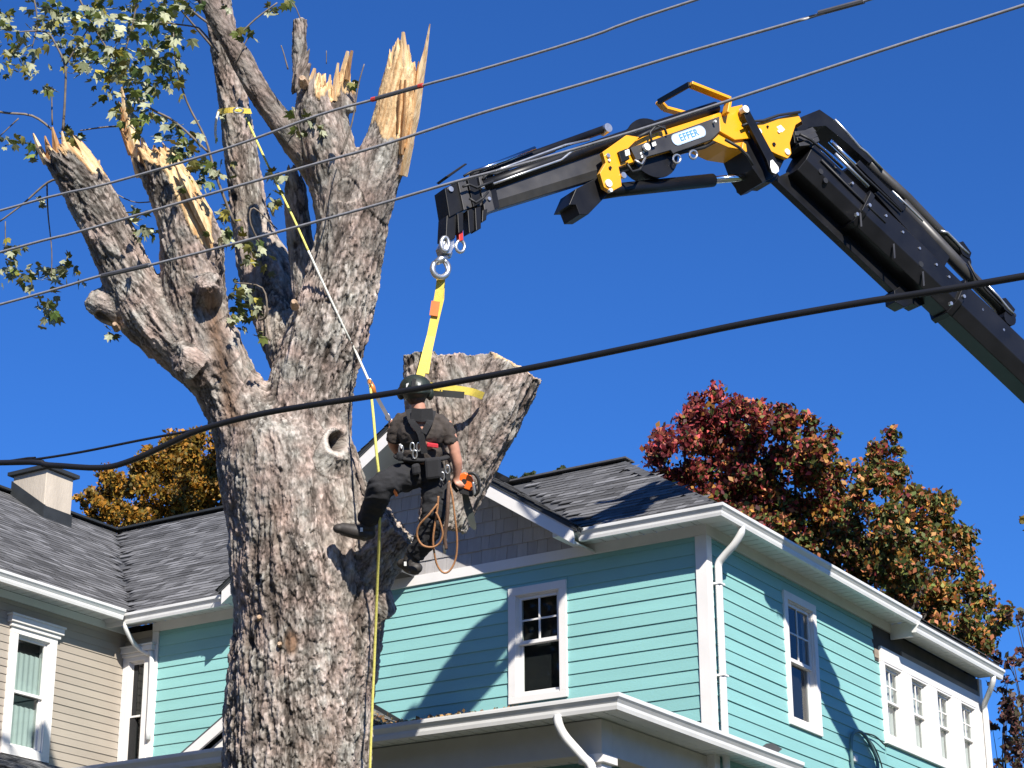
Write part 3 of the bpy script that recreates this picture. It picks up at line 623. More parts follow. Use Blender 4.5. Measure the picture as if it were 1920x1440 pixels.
MT['cutwood'] = woodmat('sawn_wood', (.30,.19,.11), (.58,.42,.28), (60,60,60))
# ---------------------------------------------------------------- limbs: (u, v, half width px, depth)
TD = 17.5
def limb(pts, n=5):
    R = crm([(u, v, h, d) for (u, v, h, d) in pts], n)
    return [at(u, v, d) for u, v, h, d in R], [h*d/FPX for u, v, h, d in R]
LIMBS = {
 'trunk': [(550,1640,148,TD),(556,1440,141,TD),(562,1300,142,TD),(580,1160,144,TD),(575,1050,148,TD),(560,960,140,TD),(540,880,135,TD),(524,820,124,TD),(514,780,96,TD),(508,745,55,TD)],
 'left':  [(520,860,125,TD),(470,790,85,TD),(432,735,66,TD),(400,680,68,TD-.02),(385,630,66,TD-.05)],
 'l1':    [(400,690,66,TD),(340,640,62,TD-.05),(270,580,60,TD-.1),(232,500,50,TD-.15),(187,400,49,TD-.2),(152,335,46,TD-.25),(118,285,44,TD-.28)],
 'l2':    [(400,680,64,TD-.05),(372,600,62,TD-.08),(362,520,62,TD-.1),(358,450,60,TD-.12),(338,390,50,TD-.14),(310,335,44,TD-.15),(282,290,36,TD-.15)],
 'right': [(540,880,130,TD),(572,780,92,TD),(590,700,82,TD),(622,600,78,TD),(648,500,70,TD),(660,430,70,TD),(662,380,66,TD)],
 'r1':    [(655,450,60,TD),(632,360,52,TD),(612,280,56,TD),(602,215,52,TD),(600,178,44,TD),(604,158,30,TD)],
 'r2':    [(665,430,62,TD),(690,350,56,TD-.02),(718,290,48,TD-.03),(734,240,42,TD-.03),(745,180,38,TD-.03),(752,130,30,TD-.03),(755,100,24,TD-.03)],
 't1':    [(565,690,55,TD+.35),(535,610,56,TD+.75),(502,515,56,TD+1.0),(474,430,40,TD+1.1),(455,310,34,TD+1.15),(438,190,31,TD+1.15),(422,90,29,TD+1.15),(404,-10,28,TD+1.15),(388,-100,26,TD+1.15)],
 't2':    [(640,380,40,TD+.05),(590,315,30,TD),(545,255,27,TD-.05),(490,180,24,TD-.1),(440,90,22,TD-.1),(395,10,21,TD-.1),(350,-80,20,TD-.1)],
 't3':    [(585,560,38,TD+.3),(565,470,27,TD+.35),(556,380,24,TD+.35),(553,325,20,TD+.35)],
 'stub':  [(590,1110,120,TD),(650,1050,105,TD-.02),(700,1005,84,TD-.04),(738,972,72,TD-.05)],
 'vert':  [(580,190,22,TD+.02),(565,130,17,TD+.02),(562,80,16,TD+.02),(563,34,16,TD+.02)],
 'knob1': [(245,580,42,TD-.1),(205,572,38,TD-.12),(176,562,26,TD-.14),(164,556,16,TD-.15)],
 'knot':  [(385,560,34,TD-.2),(392,535,28,TD-.38),(388,522,22,TD-.45)],
 'bulge': [(365,690,40,TD-.25),(340,668,30,TD-.32),(330,665,20,TD-.35)],
 'hole':  [(595,875,66,TD-.25),(616,850,46,TD-.29),(627,836,38,TD-.31)],
 'r3':    [(640,210,30,TD),(646,160,22,TD),(652,128,15,TD)],
 'bump2': [(700,1120,40,TD-.1),(726,1160,24,TD-.1)],
}
def barkdisp(me, limbs, seed=0, amp=1., specials=None, woodfn=None, tips=()):
    V, Nn = mverts(me); n = len(V)
    # nearest limb (by surface distance), two best
    D = []; fr = []
    for k, (P, R) in enumerate(limbs):
        P = np.array(P); R = np.array(R); best = np.full(n, 1e9)
        for i in range(0, len(P)-1):
            a, b = P[i], P[i+1]; ab = b-a; t = np.clip((V-a)@ab/(ab@ab), 0, 1)
            d = np.linalg.norm(V-(a+t[:,None]*ab), axis=1)-(R[i]+(R[i+1]-R[i])*t)
            best = np.minimum(best, d)
        D.append(best); T = P[-1]-P[0]; T = T/np.linalg.norm(T); U = np.cross(T, (.3,.9,.1)); U /= np.linalg.norm(U); fr.append((U, np.cross(T, U), T, P[0]))
    D = np.array(D); order = np.argsort(D, axis=0)[:2]; disp = np.zeros(n); tone = np.zeros(n); crack = np.zeros(n); Q = np.zeros((n,3)); rust = np.zeros(n); wsum = np.zeros(n)
    for rank in range(min(2, len(limbs))):
        idx = order[rank]; d0 = D[order[0], np.arange(n)]; dr = D[idx, np.arange(n)]
        w = np.exp(-((dr-d0)/.05)) if rank else np.ones(n)
        q = np.zeros((n,3))
        for k in range(len(limbs)):
            s = idx == k
            if s.any():
                U, B, T, P0 = fr[k]; r = V[s]-P0
                q[s] = np.c_[r@U, r@B, r@T+k*3.7]
        wq = q+(np.c_[fbm(q*np.array([5,5,2.5]), seed+20, 3), fbm(q*np.array([5,5,2.5]), seed+30, 3), fbm(q*np.array([5,5,2.]), seed+40, 3)]-.5)*np.array([.085,.085,.2])
        f1, f2, c, dz = worley(wq*np.array([30,30,9]), seed+1)
        e1 = f2-f1
        g1, g2, c2, dz2 = worley(wq*np.array([62,62,26])+7.3, seed+9)
        e2 = g2-g1
        ridge = fbm(wq*np.array([13,13,2.2]), seed+60, 4)
        rg1 = 1-np.abs(2*fbm(wq*np.array([24,24,5.5])+3, seed+61, 3)-1); rg2 = 1-np.abs(2*fbm(wq*np.array([55,55,16])+9, seed+65, 2)-1)
        lo_ = np.clip((rg1-.55)*2.6, 0, 1)      # narrow furrows
        rg0 = 1-np.abs(2*fbm(wq*np.array([10,10,1.1])+1, seed+67, 3)-1); fur = np.clip((rg0-.72)*4.2, 0, 1)
        flake = np.clip(dz*.9+.5, 0, 1)        # plates lift towards their lower end
        dd = .007*(np.minimum(e1*6, 1)-.6)+.013*(c-.5)+.008*(c2-.5)+.030*(ridge-.5)-.015*lo_-.009*(rg2-.5)-.007*(flake-.5)-.018*fur
        pits = vnoise(q*np.array([9,9,5]), seed+77)*vnoise(q*np.array([17,17,8]), seed+78); pit = np.clip((pits-.57)*9, 0, 1)
        dd = dd-.03*pit
        tn = .54+.40*(c-.5)+.42*(c2-.5)+.35*(ridge-.5)-.10*lo_-.16*(rg2-.5)-.14*fur+.5*(fbm(q*1.6, seed+70, 3)-.5)+.1*(flake-.5)
        ck = np.clip(np.maximum(np.maximum(np.clip((.18-e1)*6, 0, 1)*np.clip((.64-ridge)*5, .16, 1), np.clip((lo_-.6)*2.2, 0, 1)*np.clip((.60-ridge)*5, .10, .85)), pit), 0, 1)
        rs = np.clip((fbm(q*np.array([4,4,1.0]), seed+90, 4)-.60)*6, 0, 1)*.22
        disp += w*dd; tone += w*tn; crack += w*ck; rust += w*rs; wsum += w
        if rank == 0: Q = q
    disp /= wsum; tone /= wsum; crack /= wsum; rust /= wsum
    wood = np.zeros(n)
    if woodfn is not None: wood = woodfn(V, Q, tone)
    rad = np.array([np.mean(R) for P, R in limbs])[order[0]]; lam = np.clip(rad/.30, .45, 1.)
    disp = disp*amp*lam*(1-.55*wood); tone = .5+(tone-.5)*(.85*lam+.05)
    if specials: disp, tone, crack, wood, rust = specials(V, Nn, disp, tone, crack, wood, rust)
    V2 = V+Nn*disp[:,None]
    for (P, R, am) in tips:      # torn ends: fibres pulled out along the limb by uneven amounts
        P = np.array(P); e = P[-1]; T = P[-1]-P[-3]; T /= np.linalg.norm(T); r = V-e; s = r@T; pr = r-s[:,None]*T; m = (s > -.14) & (np.linalg.norm(pr, axis=1) < R[-1]*1.9) & (s < .25)
        U = np.cross(T, (.3,.9,.1)); U /= np.linalg.norm(U); B = np.cross(T, U); c = np.c_[pr@U, pr@B, np.zeros(len(V))]
        jag = .55*vnoise(c*16+5, 201)+.3*vnoise(c*38, 202)+.25*vnoise(c*80, 203)
        V2 = V2+T*((m*np.clip((s+.14)/.14, 0, 1))*(jag-.62)*am)[:,None]
    me.vertices.foreach_set('co', V2.ravel())
    for nm, a in (('tone', tone), ('crack', crack), ('wood', wood), ('rust', rust)):
        t = me.attributes.new(nm, 'FLOAT', 'POINT'); t.data.foreach_set('value', np.ascontiguousarray(a, dtype=np.float32))
    t = me.attributes.new('bq', 'FLOAT_VECTOR', 'POINT'); t.data.foreach_set('vector', np.ascontiguousarray(Q, dtype=np.float32).ravel())
    me.polygons.foreach_set('use_smooth', [True]*len(me.polygons)); me.update()
    return me
def pixof(V):
    w = (V-CAMP)@_f; return np.c_[960+FPX*((V-CAMP)@_r)/w, 720-FPX*((V-CAMP)@_u)/w]
tb = at(552, 1640, TD); tree_base = A(tb[0]-.02, tb[1], 0)
tree = thing('maple_tree', 'huge old maple with broken limbs and grey shaggy bark being cut down', 'tree', tree_base)
lim = {k: limb(v) for k, v in LIMBS.items()}
mb = MB()
for k, (P, R) in lim.items(): mb.tube(P, R, n=22)
tm = remeshed(mb, .0115, 16, .5)
HC = at(634, 826, TD-.62)
def tree_wood(V, Q, tone):
    px = pixof(V); u, v = px[:,0], px[:,1]; nz = (fbm(Q*np.array([14,14,3]), 5, 4)-.5); w = np.zeros(len(V))
    j = nz*150
    w = np.maximum(w, ((u < 215) & (v < 268+.46*(u-75)+j*.5)).astype(float))                      # far-left stub tip
    w = np.maximum(w, ((u > 215) & (u < 400) & (v < 470) & (v > 240) & (u > 262+(v-270)*.62+j*.35) & (u+0 > 225)).astype(float))  # long strip on l2
    w = np.maximum(w, ((u > 215) & (u < 340) & (v < 300+j*.4)).astype(float))
    w = np.maximum(w, ((u > 590) & (u < 670) & (v < 178+j*.3)).astype(float))
    w = np.maximum(w, ((u > 690) & (u < 800) & (v < 262+(u-735)*.9+j*.35)).astype(float))
    return w
def tree_special(V, Nn, disp, tone, crack, wood, rust):
    px = pixof(V); near = (V-CAMP)@_f < TD
    d = np.hypot((px[:,0]-633)/1.0, (px[:,1]-827)/1.12); s = near & (d < 60)
    ring = np.exp(-((d-23)/6.5)**2); hole = np.clip((17-d)/5, 0, 1)
    disp = np.where(s, disp*(1-.7*np.clip((40-d)/20, 0, 1))+.010*ring*vnoise(V*22, 92)*1.6-.15*hole, disp)
    tone = np.where(s, np.maximum(tone, .86*ring), tone); crack = np.where(s, np.maximum(crack*(1-ring), hole), crack)
    tone = np.where(s, tone-.22*ring*vnoise(V*28, 91), tone)
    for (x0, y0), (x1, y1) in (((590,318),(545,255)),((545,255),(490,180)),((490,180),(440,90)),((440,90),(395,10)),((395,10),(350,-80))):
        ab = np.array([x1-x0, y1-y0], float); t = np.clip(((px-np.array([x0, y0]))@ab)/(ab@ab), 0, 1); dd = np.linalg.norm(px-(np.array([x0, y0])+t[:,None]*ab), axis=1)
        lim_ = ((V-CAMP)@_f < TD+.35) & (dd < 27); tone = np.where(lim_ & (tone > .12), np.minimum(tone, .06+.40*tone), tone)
    # rusty streak on the left stem and a stain on the trunk
    st = np.clip(1-np.abs(px[:,0]-(395+(px[:,1]-560)*.18))/26, 0, 1)*((px[:,1] > 540) & (px[:,1] < 800)); rust = np.maximum(rust, st*.75*near)
    st = np.clip(1-np.hypot((px[:,0]-545)/18, (px[:,1]-1205)/34), 0, 1); rust = np.maximum(rust, np.clip(st*2, 0, 1)*.85*near)
    return disp, tone, crack, wood, rust
barkdisp(tm, list(lim.values()), 3, 1.0, tree_special, tree_wood, [(*lim[k], a) for k, a in (('l1',.36),('l2',.40),('r1',.36),('r2',.5),('r3',.25),('t3',.3))])
V_, _n = mverts(tm); tm.vertices.foreach_set('co', (V_-tree_base).ravel()); tm.materials.clear(); tm.materials.append(MT['bark'])
trunk = bpy.data.objects.new('trunk', tm); COL.objects.link(trunk); trunk.parent = tree
# lower bole down to the ground (below the frame)
lm_ = MB().tube([tree_base+A(0,0,-.2), tree_base+A(0,0,.3), tree_base+A(.02,0,1.2), tree_base+A(.02,0,3.0), at(552,1560,TD)], [1.25,.95,.76,.66,.655], n=30)
lme = remeshed(lm_, .05, 3); barkdisp(lme, [([tree_base, tree_base+A(0,0,5)], [.7,.65])], 5, 1.3)
v2, _n = mverts(lme); lme.vertices.foreach_set('co', (v2-tree_base).ravel()); lme.materials.append(MT['bark'])
lo_ = bpy.data.objects.new('lower_trunk', lme); COL.objects.link(lo_); lo_.parent = tree
# splinters: slender tapered shards of pale split wood
def shard(parent, pts, w, th, m, depth, name='splinter'):
    """pts: (u,v) base..tip; w: widths in px per point; th: thickness m"""
    P = [at(u, v, depth) for u, v in pts]; n = len(P); vs = []
    for i in range(n):
        t = P[min(i+1,n-1)]-P[max(i-1,0)]; t /= np.linalg.norm(t); s = np.cross(t, _f); s /= np.linalg.norm(s); hw = w[i]*depth/FPX/2; tt = th*max(.15, w[i]/max(w))
        j = [rnd.uniform(-.1,.1)*hw for _ in range(3)]
        vs += [P[i]-s*hw*(1+j[0])+_f*tt*.2, P[i]-s*hw*.2-_f*tt, P[i]+s*hw*(.9+j[1])-_f*tt*.35, P[i]+s*hw*.8+_f*tt*.6]
    fs = [(0,1,2,3), tuple(4*(n-1)+k for k in (3,2,1,0))]
    for i in range(n-1):
        for k in range(4): fs.append((4*i+k, 4*i+(k+1)%4, 4*i+4+(k+1)%4, 4*i+4+k))
    return MB().add(vs, fs).build(name, m, parent)
S1, S2 = MT['split'], MT['split2']
def shards(base, n, spread, tip, lens, wid, dep, tilt=0, m=None):
    pass
# far-left stub
for (b, t, w, m) in (((88,306),(62,250),16,S1),((95,300),(84,255),16,S2),((108,305),(98,238),20,S2),((125,315),(116,246),18,S1),((140,320),(136,270),16,S1),((160,330),(158,290),14,S1),((178,345),(186,300),10,S1)):
    shard(trunk, [b, ((b[0]+t[0])/2+rnd.uniform(-3,3), (b[1]+t[1])/2), t], (w, w*.7, 3), .05, m, TD-.30+rnd.uniform(-.08,.1))
# l2: tall splinters
for (pts, w, m, dd) in (([(268,330),(248,262),(236,215),(228,163)],(30,22,14,3),S1,-.16),([(262,310),(238,240),(222,190)],(16,10,3),S2,-.15),([(292,345),(274,292),(266,258)],(26,20,5),S1,-.20),([(306,352),(296,305),(289,272)],(26,18,4),S1,-.16),([(322,370),(312,322),(304,278)],(22,16,4),S1,-.22),([(338,390),(328,345),(318,300)],(16,12,3),S1,-.24),([(398,456),(372,402),(348,350),(330,312)],(8,16,16,4),S1,-.36),([(245,290),(226,235),(232,205)],(10,8,3),S2,-.17)):
    shard(trunk, pts, w, .06, m, TD+dd)
# r1: broken crown
for (pts, w, m, dd) in (([(588,190),(585,150),(590,128)],(18,14,5),S1,-.06),([(603,205),(602,160),(600,138)],(14,12,3),S1,-.10),([(615,205),(617,165),(619,140)],(13,10,3),S1,-.05),([(627,190),(630,150),(634,118)],(14,10,4),S1,-.09),([(640,180),(645,130),(652,96)],(16,13,6),S1,-.04),([(650,150),(655,118),(660,95)],(10,8,5),S2,-.1),([(608,190),(611,170),(609,152)],(8,7,2),S2,-.12)):
    shard(trunk, pts, w, .05, m, TD+dd)
# r2: long bare split
for (pts, w, m, dd) in (([(722,300),(730,210),(738,130),(748,75)],(34,32,24,8),S1,-.05),([(742,290),(750,200),(757,120),(756,60)],(30,28,22,6),S1,-.10),([(760,260),(764,180),(766,120),(765,84)],(20,18,12,4),S1,-.04),([(752,290),(757,215),(760,150)],(10,9,4),S2,-.16),([(764,305),(774,220),(786,150),(798,95),(806,45)],(5,24,18,8,2),S1,-.06),([(756,330),(768,270),(776,210)],(16,16,8),S1,-.08),([(745,250),(748,190),(752,150)],(7,9,3),S2,-.17),([(778,170),(782,140),(785,115)],(8,6,2),S2,-.05)):
    shard(trunk, pts, w, .075, m, TD+dd)
# pale cut stubs on the trunk
def stubcut(u, v, r, dep, name='cut_stub'):
    c = at(u, v, dep); nrm = -_f+A(0,0,.35); nrm /= np.linalg.norm(nrm)
    MB().tube([c-nrm*.1, c-nrm*.01, c+nrm*.012], [r*1.5*dep/FPX, r*1.1*dep/FPX, r*.8*dep/FPX], n=7).build(name, MT['cutwood'], trunk, smooth=False)
stubcut(486,1157,5,TD-.52); stubcut(524,1207,4.5,TD-.60); stubcut(551,566,6,TD-.32); stubcut(215,608,5,TD-.34); stubcut(567,147,7,TD-.22)
# ---------------------------------------------------------------- twigs and leaves of the maple
twigs = [[(118,245,5,0),(122,180,4,0),(122,125,4,0),(105,85,3,0),(85,60,3,0),(30,60,2,0)],[(122,125,3,0),(145,85,3,0),(165,55,2,0)],[(100,245,4,.1),(60,217,4,.1),(0,210,4,.1),(-60,190,4,.1)],
 [(35,222,2.5,.1),(0,255,2,.1)],[(98,235,3,0),(97,175,2,0),(98,162,1.5,0)],[(0,415,3,.2),(40,385,3,.2),(90,342,4,.2),(120,335,4,.1)],[(88,345,3,.1),(90,400,2.5,.1),(97,470,2,.1),(96,520,2,.1)],[(10,415,2,.2),(10,470,2,.2)],
 [(440,420,5,.4),(405,330,5,.4),(385,260,4,.4),(350,190,3.5,.4),(330,120,3,.3),(325,60,2,.3)],[(395,290,4,.3),(330,230,4,.3),(285,205,4,.2),(240,170,3,.2)],[(270,235,3,.2),(200,238,3,.2),(150,245,2,.2)],
 [(415,60,5,.6),(360,20,4,.5),(330,-20,4,.4)],[(400,90,4,.6),(370,55,4,.5),(340,20,3,.4)],[(410,100,4,.3),(380,60,3,.3),(352,48,3,.3),(215,34,2.5,.2)],[(452,62,3,0),(480,35,3,0),(520,5,2.5,0)],[(440,120,3,0),(470,60,2,0)],
 [(500,480,4,.3),(470,420,3,.2),(476,390,3,.2),(520,430,2,.2)],[(330,370,3,.1),(260,380,2,.1),(220,365,2,.1)],[(485,600,4,.4),(500,590,4,.3),(492,540,3,.3),(440,530,2,.3)],[(500,610,3,.4),(505,640,2,.4)],[(640,290,4,-.5),(660,230,3,-.5),(672,160,2.5,-.5),(683,120,2,-.5)],[(620,330,3,-.6),(600,440,2,-.7)],
 [(565,40,2,0),(555,15,2,0),(548,5,2,0)],[(540,130,3,-.1),(532,100,2,-.1),(527,85,2,-.1)],[(612,120,1.5,-.1),(612,95,1.2,-.1)],[(575,300,4,-.3),(560,240,3,-.4),(548,200,2,-.4)],[(140,-20,4,.3),(170,40,3,.3),(200,90,3,.3),(230,130,2,.3)],[(260,-20,4,.3),(250,40,3,.3),(235,95,2,.3)],[(60,-20,3,.2),(70,40,2.5,.2),(60,90,2,.2)]]
MT['twig'] = mat('twig_bark', (.17,.14,.11), .8, var=.3, scale=20)
for t in twigs:
    R = crm(t, 4); MB().tube([at(u,v,TD-.2+d) for u,v,r,d in R], [max(r*.55,.8)*TD/FPX for u,v,r,d in R], n=6).build('twig', MT['twig'], tree, smooth=True)
def leafmesh(name, top, bottom, variant=0):
    rr = random.Random(variant); lob = [(90,1),(70,.54),(50,.85),(28,.46),(6,.55),(-30,.28),(-90,.14),(210,.28),(174,.54),(152,.46),(130,.86),(110,.54)]
    pts = [(0,0,0)]
    for a, r in lob:
        r *= rr.uniform(.88,1.1); x = r*math.cos(math.radians(a)); y = r*math.sin(math.radians(a)); pts.append((x, y, -.22*abs(x)-.18*y*y+rr.uniform(-.05,.05)))
    n = len(lob); vs = pts+[(x,y,z-.012) for x,y,z in pts]; fs = [(0,1+i,1+(i+1)%n) for i in range(n)]+[(n+1,n+2+(i+1)%n,n+2+i) for i in range(n)]
    me = bpy.data.meshes.new(name); me.from_pydata(vs, [], fs); me.materials.append(top); me.materials.append(bottom)
    me.polygons.foreach_set('material_index', [0]*n+[1]*n); me.update(); return me
def leafmat(name, c, trans=.35):
    m, nt, b = newmat(name); b.inputs['Base Color'].default_value = (*c,1); b.inputs['Roughness'].default_value = .5; b.inputs['Specular IOR Level'].default_value = .4
    oi = nt.nodes.new('ShaderNodeObjectInfo'); hs_ = nt.nodes.new('ShaderNodeHueSaturation'); hs_.inputs['Color'].default_value = (*c,1)
    mr = nt.nodes.new('ShaderNodeMapRange'); mr.inputs[3].default_value = .65; mr.inputs[4].default_value = 1.35; nt.links.new(oi.outputs['Random'], mr.inputs[0]); nt.links.new(mr.outputs[0], hs_.inputs['Value']); nt.links.new(hs_.outputs[0], b.inputs['Base Color'])
    t = nt.nodes.new('ShaderNodeBsdfTranslucent'); nt.links.new(hs_.outputs[0], t.inputs[0]); mx = nt.nodes.new('ShaderNodeMixShader'); mx.inputs[0].default_value = trans
    nt.links.new(b.outputs[0], mx.inputs[1]); nt.links.new(t.outputs[0], mx.inputs[2]); nt.links.new(mx.outputs[0], nt.nodes['Material Output'].inputs[0]); return m
under = leafmat('leaf_underside', (.42,.44,.27), .2)
tops = [leafmat('leaf_green', (.21,.26,.06)), leafmat('leaf_dark', (.11,.17,.045)), leafmat('leaf_olive', (.32,.30,.08)), leafmat('leaf_yellow', (.42,.36,.05)), leafmat('leaf_pale', (.30,.33,.18))]
LM = [[leafmesh('leaf', t, under if i != 3 else t, 10*i+k) for k in range(2)] for i, t in enumerate(tops)]
# clusters (u, v, ru, rv, count, kind weights)
G = (5,3,2,.4,1); Wt = (2,1,2,.5,4); Yl = (2,1,4,2,1)
clusters = [(60,75,65,45,26,Wt),(20,110,28,20,9,Wt),(150,20,80,30,36,G),(240,30,70,45,40,G),(310,50,50,60,34,G),(180,95,60,45,34,G),(230,130,55,45,40,G),(300,110,40,45,26,G),(240,180,45,45,34,G),(270,225,35,30,18,G),(150,120,25,30,10,Wt),(330,140,25,45,14,G),(90,165,14,10,5,Wt),(325,235,20,18,8,G),(350,270,40,30,22,G),(380,320,40,35,24,G),(330,300,25,25,10,Wt),(345,350,20,15,8,G),(420,400,20,25,9,Yl),(425,445,30,28,20,Yl),(480,480,25,30,16,Yl),(270,435,25,20,12,G),(20,475,22,25,14,Wt),(60,515,60,22,24,Wt),(110,505,40,22,14,Wt),(92,580,30,24,16,Wt),(455,560,35,35,22,Wt),(445,600,18,20,8,G),(490,625,14,16,6,G),(210,625,12,10,4,G),(30,265,32,14,9,Wt),(130,255,22,20,12,G),(60,295,8,8,3,Wt),(575,220,22,28,16,G),(600,250,20,20,10,Yl),(565,250,18,20,8,G),(455,60,18,14,6,G),(400,15,30,18,8,G),(510,20,14,10,5,Wt),(540,5,10,6,3,G),(660,155,10,8,3,G),(510,380,22,18,8,G),(520,335,16,14,6,G),(75,380,10,10,3,Wt),(420,215,6,5,2,Wt),(85,35,35,25,10,Wt),(5,30,20,25,8,Yl),(350,10,40,18,10,G),(110,60,50,40,16,Wt),(310,20,40,30,18,G),(40,130,30,16,8,Wt),(210,60,60,40,20,G),(250,395,15,15,5,G)]
leaves = []
for (cu, cv, ru, rv, n, wt) in clusters:
    for _ in range(int(n*1.9)):
        u = cu+rnd.gauss(0,.5)*ru; v = cv+rnd.gauss(0,.5)*rv; d = TD+rnd.uniform(-.6,1.1); k = rnd.choices(range(5), wt)[0]; leaves.append((u, v, d, k, rnd.uniform(.048,.095)))
leaves.sort(key=lambda t: -t[4])
rest = MB(); rmi = []
allm = tops+[under]
for i, (u, v, d, k, s) in enumerate(leaves):
    p = at(u, v, d); rot = Matrix.Rotation(rnd.uniform(0,6.28),4,'Z') @ Matrix.Rotation(rnd.gauss(.9,.7),4,'X'); 
    # leaves hang: tip points down and outward
    M4 = Matrix.Translation(Vector(p-tree_base)) @ Matrix.Rotation(rnd.uniform(0,6.28),4,'Z') @ Matrix.Rotation(rnd.gauss(-2.2,.6),4,'X') @ Matrix.Rotation(rnd.gauss(0,.5),4,'Y') @ Matrix.Scale(s,4)
    me = LM[k][i % 2]
    if i < 290:
        o = bpy.data.objects.new('leaf', me); COL.objects.link(o); o.parent = tree; o.matrix_local = M4
    else:
        b0 = len(rest.v); rest.v += [tuple(M4 @ q.co) for q in me.vertices]; rest.f += [tuple(b0+j for j in pl.vertices) for pl in me.polygons]; h_ = len(me.polygons)//2
        rest.m += [k]*h_+[5 if k != 3 else 3]*h_
mer = bpy.data.meshes.new('foliage'); mer.from_pydata(rest.v, [], rest.f)
for m in allm: mer.materials.append(m)
mer.polygons.foreach_set('material_index', rest.m); fo = bpy.data.objects.new('foliage', mer); COL.objects.link(fo); fo.parent = tree; fo['kind'] = 'stuff'
# ---------------------------------------------------------------- the cut log hanging in the sling
LOGL = {'a': [(830,990,50,TD-.02),(848,930,58,TD),(873,870,62,TD),(905,800,65,TD),(940,733,64,TD),(968,684,58,TD)],
        'c': [(855,900,52,TD),(818,800,54,TD-.02),(796,720,42,TD-.02),(787,660,33,TD)], 'd': [(868,870,62,TD),(852,785,58,TD-.04),(842,715,46,TD-.04),(836,664,36,TD-.04)], 'e': [(885,840,56,TD),(892,755,52,TD+.05),(892,700,46,TD+.05),(890,664,38,TD+.05)]}
llim = {k: limb(v) for k, v in LOGL.items()}; mb = MB()
for P, R in llim.values(): mb.tube(P, R, n=22)
lg = remeshed(mb, .0115, 9, .5); log_o = at(812, 985, TD)
def log_wood(V, Q, tone):
    px = pixof(V); u, v = px[:,0], px[:,1]; nz = fbm(Q*np.array([9,9,5]), 8, 4)-.5
    return ((u > 925) & (v < 650+(u-930)*.42+22+nz*26)).astype(float)*.75
barkdisp(lg, list(llim.values()), 8, 1.0, None, log_wood)
v2, _n = mverts(lg); lg.vertices.foreach_set('co', (v2-log_o).ravel()); lg.materials.clear(); lg.materials.append(MT['bark'])
log = thing('cut_log', 'short forked section of trunk hanging from the yellow lifting sling', 'log', log_o)
lob = bpy.data.objects.new('log_bark', lg); COL.objects.link(lob); lob.parent = log
# ---------------------------------------------------------------- knuckle-boom crane: everything lies along one vertical plane
PH = math.radians(65); CA = A(math.cos(PH), math.sin(PH), 0); CB = A(math.sin(PH), -math.cos(PH), 0)   # along, towards the camera
C0 = at(1430, 270, 19.8)
def cp(u, v, off=0.): return onp(u, v, C0+CB*off, CB)
blk = mat('crane_black', (.006,.006,.007), .42, var=.3, scale=5, spec=.3, dirt=.35, dirtcol=(.018,.017,.016), rvar=.1)
blk3 = mat('boom_black', (.008,.008,.0095), .38, var=.3, scale=3, spec=.35, dirt=.4, dirtcol=(.02,.019,.018), rvar=.1)
blk2 = mat('crane_steel_grey', (.045,.043,.042), .42, var=.3, scale=4, dirt=.4, dirtcol=(.1,.09,.075), rvar=.12)
yel = mat('crane_yellow', (.80,.36,.008), .36, var=.06, scale=4, coat=.3, dirt=.2, dirtcol=(.45,.2,.02))
chrome = mat('chrome_rod', (.75,.76,.78), .12, metal=1., var=.04)
steel = mat('zinc_steel', (.55,.55,.54), .35, metal=.85, var=.15, scale=20)
wht = mat('white_cap', (.78,.78,.75), .45, var=.06)
redm = mat('red_paint', (.55,.03,.02), .4, var=.15)
hose = mat('rubber_hose', (.015,.015,.016), .55, var=.2)
bz = cp(1900, 690); bdir = bz-cp(1480, 285); bdir /= np.linalg.norm(bdir)
tb_ = (bz[2]-2.9)/(-bdir[2]); base = bz+bdir*tb_
crane = thing('truck_crane', 'black and yellow knuckle-boom crane reaching over the roof from the right', 'crane', (base[0], base[1], 0))
def slab(name, poly, off, th, m, parent=None, bevel=.004, label=None):
    """side-view polygon traced in pixels, laid in the crane plane at distance off towards the camera, thickness th going away"""
    o = MB().prism([cp(u, v, off) for u, v in poly], -CB*th).build(name, m, parent or crane, bevel=bevel)
    if label: o['label'] = label
    return o
def ctube(name, pts, r, off, m, parent=None, n=14):
    return MB().tube([cp(u, v, off) for u, v in pts], r, n=n).build(name, m, parent or crane, smooth=True)
def disc(name, u, v, r, off, th, m, parent=None, n=20):
    c = cp(u, v, off); return MB().tube([c, c-CB*th], r, n=n).build(name, m, parent or crane)
# --- jib: inner telescopic beam, hexagonal section
def hexbeam(name, p0, p1, h0, h1, w, m, parent=None, cham=.3, label=None):
    """axis p0->p1 in px (centre line), heights px, width m; chamfered lower corners"""
    vs = []
    a, b = cp(*p0), cp(*p1); ax = (b-a)/np.linalg.norm(b-a); up = np.cross(CB, ax); up = up if up[2] > 0 else -up
    for p, h in ((a, h0), (b, h1)):
        d = (p-CAMP)@_f; H = h*d/FPX/2; 
        vs += [p+CB*x*w/2+up*y*H for x, y in ((-.55,-1),(.55,-1),(1,-1+2*cham),(1,.82),(.85,1),(-.85,1),(-1,.82),(-1,-1+2*cham))]
    n = 8; o = MB().add(vs, [tuple(range(n))[::-1], tuple(range(n,2*n))]+[(i,(i+1)%n,n+(i+1)%n,n+i) for i in range(n)]).build(name, m, parent or crane, bevel=.006)
    if label: o['label'] = label
    return o
jib = hexbeam('jib', (880,385), (1345,243), 50, 47, .17, blk2, label='dark steel jib with telescopic sections')
